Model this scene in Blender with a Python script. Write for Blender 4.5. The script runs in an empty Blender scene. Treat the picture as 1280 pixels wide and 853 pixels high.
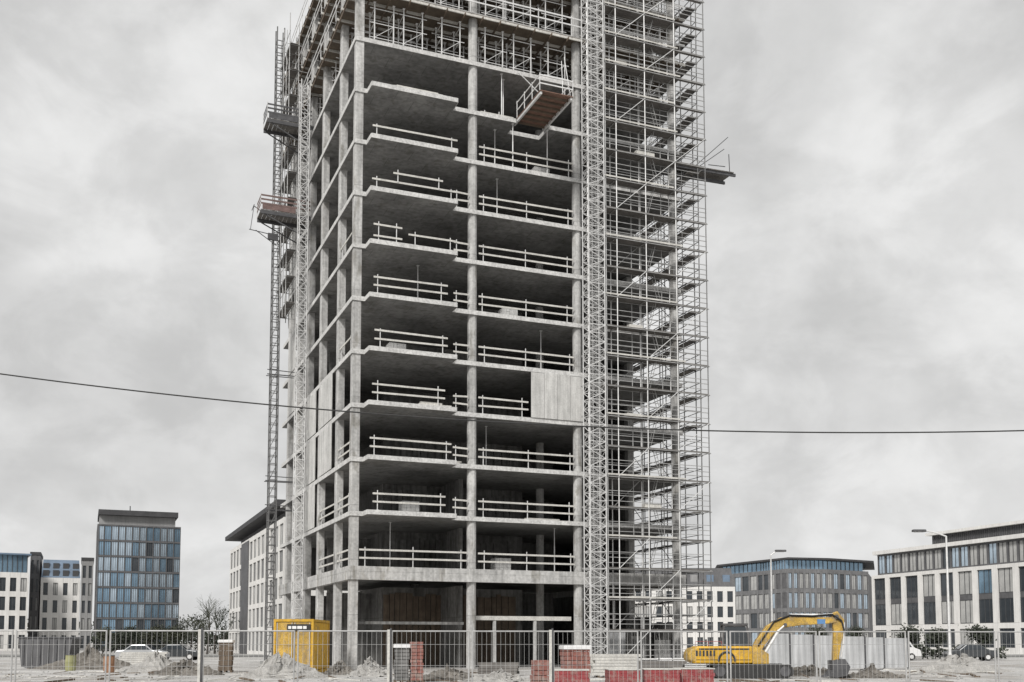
import bpy, bmesh, math, random
from mathutils import Vector, Matrix
R = math.radians
rnd = random.Random(7)
scene = bpy.context.scene
COL = scene.collection

# ------------------------------------------------------------------ camera model (pixels of the 1280 x 853 photograph)
F, PITCH, CY, AL = 1317.56, 0.07829, 698.8, 0.38518
EYE = 1.7
SKYV, EXPO = 2.8, 1.10
XC, YC = -9.70, 62.76          # front corner of the tower
L1, SH = 6.2, 3.304            # top of the first floor, storey height

def ray(px, py):
    a = (px - 640) / F; b = (CY - py) / F
    c, s = math.cos(PITCH), math.sin(PITCH)
    return Vector((a, c - b * s, s + b * c))
def at(px, py, Y):
    d = ray(px, py); t = Y / d.y
    return Vector((d.x * t, Y, EYE + d.z * t))
def gx(px, Y):                  # world x of a ground point at depth Y seen at column px
    d = Y * math.cos(PITCH) - EYE * math.sin(PITCH)
    return (px - 640) / F * d
def top(py, Y): return at(640, py, Y).z
def W(u, v, z=0.0):
    return Vector((XC + u * math.cos(AL) - v * math.sin(AL), YC + u * math.sin(AL) + v * math.cos(AL), z))
def proj(P):
    d = P.y * math.cos(PITCH) + (P.z - EYE) * math.sin(PITCH)
    up = -P.y * math.sin(PITCH) + (P.z - EYE) * math.cos(PITCH)
    return 640 + F * P.x / d, CY - F * up / d
def u_at(px, v=0.0, z=L1 + 10):
    lo, hi = -10, 45
    for _ in range(40):
        m = (lo + hi) / 2
        if proj(W(m, v, z))[0] < px: lo = m
        else: hi = m
    return m
def v_at(px, u=0.0, z=L1 + 10):  # along the receding direction px falls
    lo, hi = -20, 60
    for _ in range(40):
        m = (lo + hi) / 2
        if proj(W(u, m, z))[0] > px: lo = m
        else: hi = m
    return m
def lev(n): return L1 + SH * (n - 1)   # top of slab n

# ------------------------------------------------------------------ materials
def mat(name, c, rough=0.8, var=0.25, scale=1.5, bump=0.0, metallic=0.0, streak=0.0, coord='Object', c2=None, fine=0.0):
    m = bpy.data.materials.new(name); m.use_nodes = True
    nt = m.node_tree; n = nt.nodes; l = nt.links
    b = n['Principled BSDF']; b.inputs['Roughness'].default_value = rough; b.inputs['Metallic'].default_value = metallic
    tc = n.new('ShaderNodeTexCoord')
    nz = n.new('ShaderNodeTexNoise'); nz.inputs['Scale'].default_value = scale; nz.inputs['Detail'].default_value = 8; nz.inputs['Roughness'].default_value = 0.65
    l.new(tc.outputs[coord], nz.inputs['Vector'])
    rp = n.new('ShaderNodeValToRGB')
    d = c2 if c2 else tuple(x * (1 - var) for x in c)
    h = tuple(min(1, x * (1 + var * 0.6)) for x in c)
    rp.color_ramp.elements[0].color = (*d, 1); rp.color_ramp.elements[0].position = 0.3
    rp.color_ramp.elements[1].color = (*h, 1); rp.color_ramp.elements[1].position = 0.7
    l.new(nz.outputs['Fac'], rp.inputs['Fac'])
    out = rp.outputs['Color']
    def mult(src, facsock, lowv):
        r2 = n.new('ShaderNodeValToRGB'); r2.color_ramp.elements[0].position = 0.32; r2.color_ramp.elements[1].position = 0.62
        r2.color_ramp.elements[0].color = (lowv, lowv, lowv, 1); r2.color_ramp.elements[1].color = (1, 1, 1, 1)
        l.new(facsock, r2.inputs['Fac'])
        mx = n.new('ShaderNodeMix'); mx.data_type = 'RGBA'; mx.blend_type = 'MULTIPLY'; mx.inputs[0].default_value = 1
        l.new(src, mx.inputs[6]); l.new(r2.outputs['Color'], mx.inputs[7]); return mx.outputs[2]
    if streak:
        mp = n.new('ShaderNodeMapping'); mp.inputs['Scale'].default_value = (3.0, 3.0, 0.22)
        l.new(tc.outputs[coord], mp.inputs['Vector'])
        n2 = n.new('ShaderNodeTexNoise'); n2.inputs['Scale'].default_value = 1.3; n2.inputs['Detail'].default_value = 5
        l.new(mp.outputs[0], n2.inputs['Vector'])
        out = mult(out, n2.outputs['Fac'], 1 - streak)
    if fine:
        n3 = n.new('ShaderNodeTexNoise'); n3.inputs['Scale'].default_value = scale * 9; n3.inputs['Detail'].default_value = 4
        l.new(tc.outputs[coord], n3.inputs['Vector'])
        out = mult(out, n3.outputs['Fac'], 1 - fine)
    l.new(out, b.inputs['Base Color'])
    if bump:
        bp = n.new('ShaderNodeBump'); bp.inputs['Strength'].default_value = bump; bp.inputs['Distance'].default_value = 0.03
        n4 = n.new('ShaderNodeTexNoise'); n4.inputs['Scale'].default_value = scale * 6; n4.inputs['Detail'].default_value = 6
        l.new(tc.outputs[coord], n4.inputs['Vector'])
        l.new(n4.outputs['Fac'], bp.inputs['Height']); l.new(bp.outputs[0], b.inputs['Normal'])
    return m
M = {}
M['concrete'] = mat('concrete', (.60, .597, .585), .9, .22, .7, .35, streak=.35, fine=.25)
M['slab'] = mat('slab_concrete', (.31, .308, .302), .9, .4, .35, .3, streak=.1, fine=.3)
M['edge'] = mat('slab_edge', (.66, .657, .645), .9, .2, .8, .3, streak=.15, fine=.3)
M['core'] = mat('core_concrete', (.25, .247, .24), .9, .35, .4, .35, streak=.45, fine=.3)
M['galv'] = mat('galvanised_steel', (.70, .70, .695), .5, .2, 2.5, 0, .2)
M['tube'] = mat('grey_scaffold_tube', (.38, .38, .375), .55, .35, 2.2, 0, .25)  # galvanised tube greyed so that it shows darker against the sky
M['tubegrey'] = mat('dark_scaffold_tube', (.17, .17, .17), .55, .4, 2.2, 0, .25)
M['fencetube'] = mat('fence_tube', (.45, .45, .445), .55, .3, 2.2, 0, .25)
M['darksteel'] = mat('dark_steel', (.10, .10, .105), .6, .4, 2, 0, .3)
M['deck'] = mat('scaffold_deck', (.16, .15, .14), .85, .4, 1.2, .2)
M['timber'] = mat('pale_timber', (.62, .607, .57), .8, .25, 1.5, .1, fine=.25)
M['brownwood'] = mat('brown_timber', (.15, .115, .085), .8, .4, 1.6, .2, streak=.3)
M['redwood'] = mat('red_brown_timber', (.20, .115, .085), .8, .4, 1.8, .2)
M['landingboard'] = mat('weathered_reddish_board', (.17, .115, .105), .8, .4, 1.8)
M['ply'] = mat('plywood_sheet', (.62, .617, .60), .8, .18, 1.1, .1, streak=.3, fine=.15)
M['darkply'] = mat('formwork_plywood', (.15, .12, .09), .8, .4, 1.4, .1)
M['yellow'] = mat('yellow_paint', (.72, .42, .03), .45, .2, 1.6, .05, fine=.2, streak=.2)
M['yellowdirt'] = mat('worn_yellow_paint', (.66, .42, .08), .5, .35, 2.2, .1, fine=.4, streak=.25)
M['black'] = mat('black_rubber', (.03, .03, .03), .7, .4, 3)
M['white'] = mat('white_paint', (.78, .78, .77), .5, .1, 2)
M['render'] = mat('white_render', (.72, .71, .69), .85, .1, .4, .1, streak=.12)
M['greyrender'] = mat('grey_render', (.30, .30, .30), .85, .2, .4, .1, streak=.15)
M['darkclad'] = mat('dark_cladding', (.115, .115, .12), .6, .3, .6, .1, streak=.2)
M['midclad'] = mat('grey_cladding', (.19, .19, .195), .7, .3, .6, .1, streak=.25)
M['roofdark'] = mat('dark_roof', (.05, .05, .053), .7, .3, .8, .1)
M['bluepanel'] = mat('blue_grey_cladding', (.16, .22, .30), .45, .25, .6)
M['frame'] = mat('window_frame', (.06, .062, .066), .5, .2, 2)
M['red'] = mat('red_plastic', (.30, .05, .055), .5, .25, 2, fine=.2)
M['brick'] = mat('red_brick', (.27, .11, .09), .9, .4, 6, .3)
M['film'] = mat('white_film', (.75, .75, .75), .35, .12, 3, .4)
M['hoard'] = mat('pale_hoarding', (.55, .56, .57), .6, .15, .9, .05, streak=.3)
M['bark'] = mat('bark', (.055, .048, .042), .9, .4, 4)
M['leaf'] = mat('leaf', (.055, .06, .038), .8, .5, 1.2)
M['leafdark'] = mat('dark_leaf', (.035, .042, .028), .8, .5, 1.2)
M['earth'] = mat('dug_earth', (.20, .185, .165), .95, .45, 1.2, .8, fine=.4)
M['gravelheap'] = mat('pale_gravel', (.42, .41, .39), .95, .3, 2.2, .8, fine=.35)
M['asphalt'] = mat('asphalt', (.055, .055, .057), .85, .25, .6, .2, coord='Generated' if False else 'Object')
M['pave'] = mat('paving', (.32, .32, .31), .9, .2, .8, .2)
M['stone'] = mat('fence_foot', (.30, .30, .29), .9, .25, 4, .2)
M['carpaint0'] = mat('silver_paint', (.45, .46, .47), .3, .08, 2, 0, .3)
M['carpaint1'] = mat('dark_grey_paint', (.06, .065, .07), .3, .1, 2, 0, .2)
M['carpaint2'] = mat('white_car_paint', (.72, .72, .72), .35, .06, 2)
M['orange'] = mat('orange_plastic', (.30, .16, .09), .5, .2, 3)
M['limeyellow'] = mat('lime_yellow_plastic', (.30, .30, .15), .5, .2, 3)
M['blue'] = mat('blue_paint', (.10, .22, .42), .5, .2, 3)
def glass(name, c, rough=.12, metal=.0):
    m = mat(name, c, rough, .3, .35, .0, metal)
    m.node_tree.nodes['Principled BSDF'].inputs['IOR'].default_value = 1.5
    return m
M['glass'] = glass('dark_glass', (.06, .07, .08), .05, .25)
M['glassblue'] = glass('blue_glass', (.24, .36, .47), .06, .55)
M['glasslight'] = glass('pale_glass', (.50, .60, .69), .08, .55)
M['glassblind'] = glass('glass_with_blind', (.42, .42, .41), .25)
M['lampglass'] = glass('lamp_glass', (.5, .5, .5), .2)

def add_dirt_layer(m, col, scale, p0, p1, up=True):
    nt = m.node_tree; n = nt.nodes; l = nt.links; b = n['Principled BSDF']
    src = b.inputs['Base Color'].links[0].from_socket; tc = [x for x in n if x.type == 'TEX_COORD'][0]
    q = n.new('ShaderNodeTexNoise'); q.inputs['Scale'].default_value = scale; q.inputs['Detail'].default_value = 9; q.inputs['Roughness'].default_value = .7
    mp = n.new('ShaderNodeMapping'); mp.inputs['Location'].default_value = (2, 6, 4); l.new(tc.outputs['Object'], mp.inputs['Vector']); l.new(mp.outputs[0], q.inputs['Vector'])
    r = n.new('ShaderNodeMapRange'); r.inputs['From Min'].default_value = p0; r.inputs['From Max'].default_value = p1; r.inputs['To Max'].default_value = .85; l.new(q.outputs['Fac'], r.inputs['Value'])
    x = n.new('ShaderNodeMix'); x.data_type = 'RGBA'; l.new(r.outputs['Result'], x.inputs[0]); l.new(src, x.inputs[6]); x.inputs[7].default_value = (*col, 1)
    l.new(x.outputs[2], b.inputs['Base Color'])
add_dirt_layer(M['yellow'], (.24, .17, .10), 1.4, .52, .68)
add_dirt_layer(M['yellowdirt'], (.22, .17, .11), 2.0, .48, .66)
add_dirt_layer(M['red'], (.28, .22, .19), 2.4, .47, .62)
add_dirt_layer(M['brick'], (.30, .25, .22), 2.0, .48, .64)
def add_joints(m, horizontal, bw, bh, dark=.72, stains=.0):
    nt = m.node_tree; n = nt.nodes; l = nt.links; b = n['Principled BSDF']
    src = b.inputs['Base Color'].links[0].from_socket
    tc = [x for x in n if x.type == 'TEX_COORD'][0]
    sp = n.new('ShaderNodeSeparateXYZ'); l.new(tc.outputs['Object'], sp.inputs[0])
    cb = n.new('ShaderNodeCombineXYZ')
    if horizontal: l.new(sp.outputs[0], cb.inputs[0]); l.new(sp.outputs[1], cb.inputs[1])
    else:
        ad = n.new('ShaderNodeMath'); l.new(sp.outputs[0], ad.inputs[0]); l.new(sp.outputs[1], ad.inputs[1])
        l.new(ad.outputs[0], cb.inputs[0]); l.new(sp.outputs[2], cb.inputs[1])
    br = n.new('ShaderNodeTexBrick'); br.offset = 0 if not horizontal else .5; br.inputs['Scale'].default_value = 1
    br.inputs['Brick Width'].default_value = bw; br.inputs['Row Height'].default_value = bh; br.inputs['Mortar Size'].default_value = .022; br.inputs['Mortar Smooth'].default_value = .4
    br.inputs['Color1'].default_value = (1,1,1,1); br.inputs['Color2'].default_value = (.82,.82,.82,1); br.inputs['Mortar'].default_value = (dark,dark,dark,1)
    l.new(cb.outputs[0], br.inputs['Vector'])
    x = n.new('ShaderNodeMix'); x.data_type = 'RGBA'; x.blend_type = 'MULTIPLY'; x.inputs[0].default_value = 1
    l.new(src, x.inputs[6]); l.new(br.outputs['Color'], x.inputs[7]); src = x.outputs[2]
    if stains:
        q = n.new('ShaderNodeTexNoise'); q.inputs['Scale'].default_value = .9; q.inputs['Detail'].default_value = 7; q.inputs['Distortion'].default_value = .6
        mp = n.new('ShaderNodeMapping'); mp.inputs['Location'].default_value = (5, 9, 3); mp.inputs['Scale'].default_value = (1.6, 1.6, .55); l.new(tc.outputs['Object'], mp.inputs['Vector']); l.new(mp.outputs[0], q.inputs['Vector'])
        r = n.new('ShaderNodeValToRGB'); r.color_ramp.elements[0].position = .56; r.color_ramp.elements[1].position = .66
        r.color_ramp.elements[0].color = (1,1,1,1); r.color_ramp.elements[1].color = (1-stains, 1-stains*1.05, 1-stains*1.15, 1); l.new(q.outputs['Fac'], r.inputs['Fac'])
        y = n.new('ShaderNodeMix'); y.data_type = 'RGBA'; y.blend_type = 'MULTIPLY'; y.inputs[0].default_value = 1
        l.new(src, y.inputs[6]); l.new(r.outputs['Color'], y.inputs[7]); src = y.outputs[2]
    l.new(src, b.inputs['Base Color'])
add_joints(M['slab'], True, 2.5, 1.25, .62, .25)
add_joints(M['core'], False, 1.2, 3.304, .55, .3)
add_joints(M['concrete'], False, 40.0, 3.304, .6, .32)
def ground_mat():
    m = mat('site_ground', (.60, .595, .585), .95, .35, .12, .9, fine=.0)
    nt = m.node_tree; n = nt.nodes; l = nt.links; b = n['Principled BSDF']
    src = b.inputs['Base Color'].links[0].from_socket
    tc = [x for x in n if x.type == 'TEX_COORD'][0]
    for sc, low, p0, p1 in ((.55, .70, .35, .6), (4.0, .72, .3, .62), (22.0, .66, .3, .65)):
        q = n.new('ShaderNodeTexNoise'); q.inputs['Scale'].default_value = sc; q.inputs['Detail'].default_value = 5
        l.new(tc.outputs['Object'], q.inputs['Vector'])
        r = n.new('ShaderNodeValToRGB'); r.color_ramp.elements[0].position = p0; r.color_ramp.elements[1].position = p1
        r.color_ramp.elements[0].color = (low, low * .99, low * .975, 1); r.color_ramp.elements[1].color = (1.05, 1.05, 1.05, 1)
        l.new(q.outputs['Fac'], r.inputs['Fac'])
        x = n.new('ShaderNodeMix'); x.data_type = 'RGBA'; x.blend_type = 'MULTIPLY'; x.inputs[0].default_value = 1
        l.new(src, x.inputs[6]); l.new(r.outputs['Color'], x.inputs[7]); src = x.outputs[2]
    l.new(src, b.inputs['Base Color'])
    return m
M['ground'] = ground_mat()
add_dirt_layer(M['ground'], (.27, .25, .225), .17, .50, .62)
add_dirt_layer(M['asphalt'], (.12, .115, .105), .3, .5, .65)

# ------------------------------------------------------------------ mesh helpers
class MB:
    def __init__(s): s.v = []; s.f = []
    def add(s, vs, fs):
        o = len(s.v); s.v += [tuple(x) for x in vs]; s.f += [tuple(i + o for i in f) for f in fs]; return s
    def box(s, x0, x1, y0, y1, z0, z1):
        return s.add([(x0,y0,z0),(x1,y0,z0),(x1,y1,z0),(x0,y1,z0),(x0,y0,z1),(x1,y0,z1),(x1,y1,z1),(x0,y1,z1)],
                     [(0,3,2,1),(4,5,6,7),(0,1,5,4),(1,2,6,5),(2,3,7,6),(3,0,4,7)])
    def bbox(s, x0, x1, y0, y1, z0, z1, b=.03):       # box with bevelled vertical and top edges
        pts = [(x0+b,y0),(x1-b,y0),(x1,y0+b),(x1,y1-b),(x1-b,y1),(x0+b,y1),(x0,y1-b),(x0,y0+b)]
        cx, cy = (x0+x1)/2, (y0+y1)/2
        ins = [(cx+(x-cx)*(1-b/max(.01,(x1-x0)/2)), cy+(y-cy)*(1-b/max(.01,(y1-y0)/2))) for x, y in pts]
        vs = [(x,y,z0) for x,y in pts] + [(x,y,z1-b) for x,y in pts] + [(x,y,z1) for x,y in ins]
        fs = [tuple(range(7,-1,-1)), tuple(range(16,24))]
        for k in range(8):
            j=(k+1)%8; fs += [(k,j,8+j,8+k),(8+k,8+j,16+j,16+k)]
        return s.add(vs, fs)
    def bar(s, p, q, r=.03, n=4, r2=None):
        p = Vector(p); q = Vector(q); d = q - p
        if d.length < 1e-6: return s
        d.normalize(); a = Vector((0,0,1)) if abs(d.z) < .9 else Vector((1,0,0))
        x = d.cross(a).normalized(); y = d.cross(x); r2 = r if r2 is None else r2
        off = math.pi/4 if n == 4 else 0
        vs = [p + (x*math.cos(off+2*math.pi*k/n) + y*math.sin(off+2*math.pi*k/n))*r for k in range(n)]
        vs += [q + (x*math.cos(off+2*math.pi*k/n) + y*math.sin(off+2*math.pi*k/n))*r2 for k in range(n)]
        fs = [(k,(k+1)%n,n+(k+1)%n,n+k) for k in range(n)] + [tuple(range(n-1,-1,-1)), tuple(range(n,2*n))]
        return s.add(vs, fs)
    def beam(s, p, q, w, h):                          # plank: rectangular section, h vertical
        p = Vector(p); q = Vector(q); d = (q-p).normalized()
        x = d.cross(Vector((0,0,1)))
        x = Vector((1,0,0)) if x.length < 1e-4 else x.normalized()
        y = x.cross(d).normalized()
        c = [(-w/2,-h/2),(w/2,-h/2),(w/2,h/2),(-w/2,h/2)]
        vs = [p+x*a+y*b for a,b in c] + [q+x*a+y*b for a,b in c]
        return s.add(vs, [(0,1,5,4),(1,2,6,5),(2,3,7,6),(3,0,4,7),(3,2,1,0),(4,5,6,7)])
    def prism(s, pts, z0, z1):                        # pts: ccw polygon in xy
        n = len(pts); vs = [(x,y,z0) for x,y in pts] + [(x,y,z1) for x,y in pts]
        return s.add(vs, [tuple(range(n-1,-1,-1)), tuple(range(n,2*n))] + [(k,(k+1)%n,n+(k+1)%n,n+k) for k in range(n)])
    def slabxz(s, pts, y0, y1):                       # pts: polygon in xz extruded along y
        n = len(pts); vs = [(x,y0,z) for x,z in pts] + [(x,y1,z) for x,z in pts]
        return s.add(vs, [tuple(range(n)), tuple(range(2*n-1,n-1,-1))] + [((k+1)%n,k,n+k,n+(k+1)%n) for k in range(n)])
    def build(s, name, m, parent=None, loc=(0,0,0), rz=0, smooth=False):
        me = bpy.data.meshes.new(name); me.from_pydata(s.v, [], s.f); me.update()
        bm = bmesh.new(); bm.from_mesh(me); bmesh.ops.recalc_face_normals(bm, faces=bm.faces[:]); bm.to_mesh(me); bm.free()
        for mm in (m if isinstance(m, (list, tuple)) else [m]): me.materials.append(mm)
        if smooth: me.polygons.foreach_set('use_smooth', [True]*len(me.polygons))
        o = bpy.data.objects.new(name, me); COL.objects.link(o); o.location = loc; o.rotation_euler = (0,0,rz)
        if parent: o.parent = parent
        return o
def tag(o, label=None, cat=None, group=None, kind=None):
    if label: o['label'] = label
    if cat: o['category'] = cat
    if group: o['group'] = group
    if kind: o['kind'] = kind
    return o
def empty(name, loc=(0,0,0), rz=0, label=None, cat=None, group=None):
    o = bpy.data.objects.new(name, None); COL.objects.link(o); o.location = loc; o.rotation_euler = (0,0,rz)
    o.empty_display_size = .3
    return tag(o, label, cat, group)
def link_copy(src, parent=None, loc=None, rz=None, label=None):
    c = src.copy(); COL.objects.link(c)
    if parent: c.parent = parent
    if loc is not None: c.location = loc
    if rz is not None: c.rotation_euler = (0,0,rz)
    if label: c['label'] = label
    return c
KIDS = {}
def copy_tree(root, loc, rz=None, label=None):
    c = link_copy(root, None, loc, rz, label)
    for ch in list(root.children):
        k = link_copy(ch, c)
        for g in list(ch.children): link_copy(g, k)
    return c
TOWER0 = W(0, 0, 0)

# ------------------------------------------------------------------ setting
g = MB()
N = 60
g.add([(-1800,-300,0),(1800,-300,0),(1800,2600,0),(-1800,2600,0)], [(0,1,2,3)])
tag(g.build('ground', M['ground']), kind='structure')
rd = MB(); rd.add([(-500,112,.006),(500,112,.006),(500,126,.006),(-500,126,.006)], [(0,1,2,3)])
tag(rd.build('road', M['asphalt']), kind='structure')
mk = MB()
for k in range(-60, 60): mk.add([(k*6,118.9,.012),(k*6+3,118.9,.012),(k*6+3,119.05,.012),(k*6,119.05,.012)], [(0,1,2,3)])
tag(mk.build('road_marking', M['white']), kind='structure')
pv = MB(); pv.box(-500,500,126.15,131,-.2,.12); pv.box(-500,500,126,126.15,-.2,.14); pv.box(-500,500,111.85,112,-.2,.10)
tag(pv.build('pavement', M['pave']), kind='structure')

# ------------------------------------------------------------------ the tower
NL = 14
UW, VD = 23.1, 24.3
CU = [.32, 7.85, 15.28, 22.75]
CV = [.32, 4.3, 9.75, 14.2, 17.8, 22.0]
tower = empty('concrete_tower', TOWER0, AL, 'tall unfinished grey concrete tower with open floors, rising out of the top of the picture', 'building')
BAL0, BAL1, BALP = .78, 6.35, 1.05       # balcony run and projection in bay one
HOLE = (u_at(645, 0, lev(10)), u_at(686, 0, lev(10)))
for n in range(1, NL + 1):
    z1 = lev(n); z0 = z1 - (.26 if n > 1 else .30)
    b = MB()
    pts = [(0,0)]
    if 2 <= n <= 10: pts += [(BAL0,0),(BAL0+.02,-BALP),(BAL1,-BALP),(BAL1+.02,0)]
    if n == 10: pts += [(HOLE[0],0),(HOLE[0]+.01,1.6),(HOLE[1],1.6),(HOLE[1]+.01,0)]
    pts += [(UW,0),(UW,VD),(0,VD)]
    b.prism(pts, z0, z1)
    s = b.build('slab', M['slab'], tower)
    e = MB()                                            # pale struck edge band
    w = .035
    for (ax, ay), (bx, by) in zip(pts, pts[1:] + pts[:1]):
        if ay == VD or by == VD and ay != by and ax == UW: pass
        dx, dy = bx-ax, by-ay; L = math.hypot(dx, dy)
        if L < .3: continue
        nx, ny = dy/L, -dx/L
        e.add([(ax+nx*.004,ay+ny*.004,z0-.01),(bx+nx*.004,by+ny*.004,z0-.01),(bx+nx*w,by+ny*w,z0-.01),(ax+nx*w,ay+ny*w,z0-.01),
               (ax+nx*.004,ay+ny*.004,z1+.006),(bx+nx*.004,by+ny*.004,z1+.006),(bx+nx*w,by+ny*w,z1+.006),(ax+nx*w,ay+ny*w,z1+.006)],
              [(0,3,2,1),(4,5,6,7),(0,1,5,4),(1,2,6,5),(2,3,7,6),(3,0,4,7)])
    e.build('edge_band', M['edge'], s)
# perimeter beam at the first floor
for a in ((-.07, UW+.05, -.07, .32), (-.07, .30, .33, VD), (UW-.3, UW+.05, .33, VD)):
    MB().box(a[0], a[1], a[2], a[3], L1-.80, L1-.30).build('perimeter_beam', M['concrete'], tower)
    MB().box(a[0]-.01, a[1]+.01, a[2]-.01, a[3] if a[3] > 1 else a[3], L1-.298, L1+.012).build('perimeter_beam', M['concrete'], tower)
H_TOP = lev(NL) - .3
def round_col(x, y, r, z0, z1):
    m = MB(); n = 14
    ring = [(x+r*math.cos(2*math.pi*k/n), y+r*math.sin(2*math.pi*k/n)) for k in range(n)]
    return m.prism(ring, z0, z1)
MB().bbox(.04, .56, .04, .56, 0, H_TOP, .03).build('column', M['concrete'], tower)
for u in CU[1:]: 
    o = round_col(u, .36, .30, 0, H_TOP).build('column', M['concrete'], tower)
for v in CV[1:]:
    MB().bbox(.04, .50, v-.30, v+.30, 0, H_TOP, .03).build('column', M['concrete'], tower)
for v in (7.0, 14.2, 22.0):
    MB().bbox(UW-.62, UW-.1, v-.27, v+.27, 0, H_TOP, .03).build('column', M['concrete'], tower)
for (u, v) in ((7.85, 12.5), (15.28, 6.6), (19.3, 6.8), (4.0, 23.6), (12.0, 23.6)):
    round_col(u, v, .28, 0, H_TOP).build('column', M['concrete'], tower)
# core and shear walls, storey by storey
for n in range(0, NL):
    zb = (lev(n) + .004) if n else 0.0
    zt = lev(n+1) - (.264 if n else .80)
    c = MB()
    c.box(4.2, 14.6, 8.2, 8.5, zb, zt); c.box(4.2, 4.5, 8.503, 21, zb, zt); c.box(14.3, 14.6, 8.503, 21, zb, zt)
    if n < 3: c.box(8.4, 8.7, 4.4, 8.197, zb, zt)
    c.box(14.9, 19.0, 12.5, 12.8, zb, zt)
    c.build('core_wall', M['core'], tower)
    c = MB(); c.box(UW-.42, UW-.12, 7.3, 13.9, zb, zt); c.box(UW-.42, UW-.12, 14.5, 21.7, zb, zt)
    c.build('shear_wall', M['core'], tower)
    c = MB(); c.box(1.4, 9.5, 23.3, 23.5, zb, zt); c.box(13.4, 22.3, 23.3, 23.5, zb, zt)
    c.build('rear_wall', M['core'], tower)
    if n in (0, 1, 2, 3):                              # board-marked shuttering still standing against the core
        bd = MB()
        k = 4.3
        while k < 13.6:
            wv = rnd.uniform(.35, .62)
            bd.box(k, min(k+wv-.05, 14.2), 8.10+rnd.uniform(-.03,.02), 8.19, zb+.02, zt-rnd.uniform(.35,.6)); k += wv
        bd.build('shuttering_board', M['brownwood'] if n == 0 else M['core'], tower)
    if n in (0, 1, 4, 5):
        pb = MB(); uu = 1.0
        while uu < 4: pb.box(uu, uu+.5, 11.0, 11.06, zb, zt-.3); uu += .56
        pb.build('partition_wall', M['core'], tower)
# waling beams between the ground floor columns
MB().box(8.2, 14.95, .75, .95, 3.05, 3.32).build('waling_beam', M['timber'], tower)
MB().box(.6, 7.5, .75, .92, 2.75, 2.92).build('waling_beam', M['core'], tower)
for u in (9.6, 12.4): MB().box(u-.09, u+.09, .78, .93, 0, 3.04).build('post', M['concrete'], tower)

# guard rails
def guard(u0, u1, y, z, h=(.52, 1.02), step=None, side=False, posts=None, over=.0):
    def P(t, o, zz): return (o, t, zz) if side else (t, o, zz)
    m = MB()
    for hh in h:
        dz = rnd.uniform(-.025,.025)
        m.beam(P(u0, y, z+hh+dz), P(u1, y, z+hh-dz*.6), .035, .11)
    r = m.build('guard_rail', M['timber'], tower)
    L = u1-u0; k = max(2, int(round(L/2.6)))
    ps = posts or [u0+.35+(L-.7)*i/(k-1)+rnd.uniform(-.1,.1) for i in range(k)]
    for t in ps:
        q = MB(); q.bar(P(t, y+(.05 if not side else .05), z), P(t, y+.05, z+max(h)+.14+rnd.uniform(0,.12)), .032)
        q.box(*( (t-.06,t+.06,y-.02,y+.12,z-.0,z+.03) if not side else (y-.02,y+.12,t-.06,t+.06,z,z+.03)))
        q.build('post', M['galv'], r)
for n in range(1, 10):
    z = lev(n) + .01
    yb = -BALP + .06 if 2 <= n <= 9 else .0
    if n == 1:
        guard(.6, 7.45, .1, z)
    elif n == 9: guard(BAL0+.1, BAL1, yb, z, h=(.55,))
    elif n == 8:
        guard(BAL0+.1, BAL1+.0, yb, z, h=(.5,)); guard(2.2, 5.4, yb-.02, z+.5, h=(.55,))
    elif n == 7: 
        guard(3.2, BAL1, yb, z, h=(.62,)); guard(1.0, 2.8, yb, z, h=(.25, .95))
    else:
        a = BAL0 + rnd.uniform(.1, .4); b_ = rnd.uniform(5.6, 6.25)
        guard(a, b_, yb, z, h=(.5, 1.0))
    if n >= 2 and n != 9: guard(6.5, 7.5, .08, z, h=(.52,1.0), posts=[6.7])
    if n == 4: guard(8.2, u_at(661, 0, z), .08, z)
    else: guard(8.2, 14.9, .08, z, h=(.5,1.0))
    if n <= 3:
        guard(.7, 3.95, .12, z, side=True); 
        if n < 3: guard(4.7, 9.4, .12, z, side=True)
    elif n in (5, 7): guard(.7, 3.95, .12, z, h=(.95,), side=True)
guard(8.3, HOLE[0]-.15, .08, lev(10), h=(.06,), posts=[8.6, 9.6])
# plywood sheets closing part of bay two on the fourth floor, and pale sheets on the left flank
ua, ub = u_at(664, -.1, lev(4)+1.5), u_at(729, -.1, lev(4)+1.5)
k = 5; 
for i in range(4):
    a = ua+(ub-ua)*i/4; b_ = ua+(ub-ua)*(i+1)/4
    MB().box(a+.012, b_-.012, -.10-.01*(i%2), -.05, lev(4)+.02, lev(5)-.29+rnd.uniform(-.03,.02)).build('plywood_sheet', M['ply'], tower)
for n in (2, 3, 4):
    for a, b_ in ((5.2, 7.2), (7.22, 9.2), (10.4, 13.7)):
        if n == 2 and a != 10.4: continue
        MB().box(-.07, -.04, a, b_, lev(n)+.05, lev(n+1)-.30).build('plywood_sheet', M['ply'], tower)
for n in (5, 6, 8):
    MB().box(-.07, -.04, 18.3, 21.6, lev(n)+.05, lev(n+1)-.30).build('plywood_sheet', M['ply'], tower)

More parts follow.
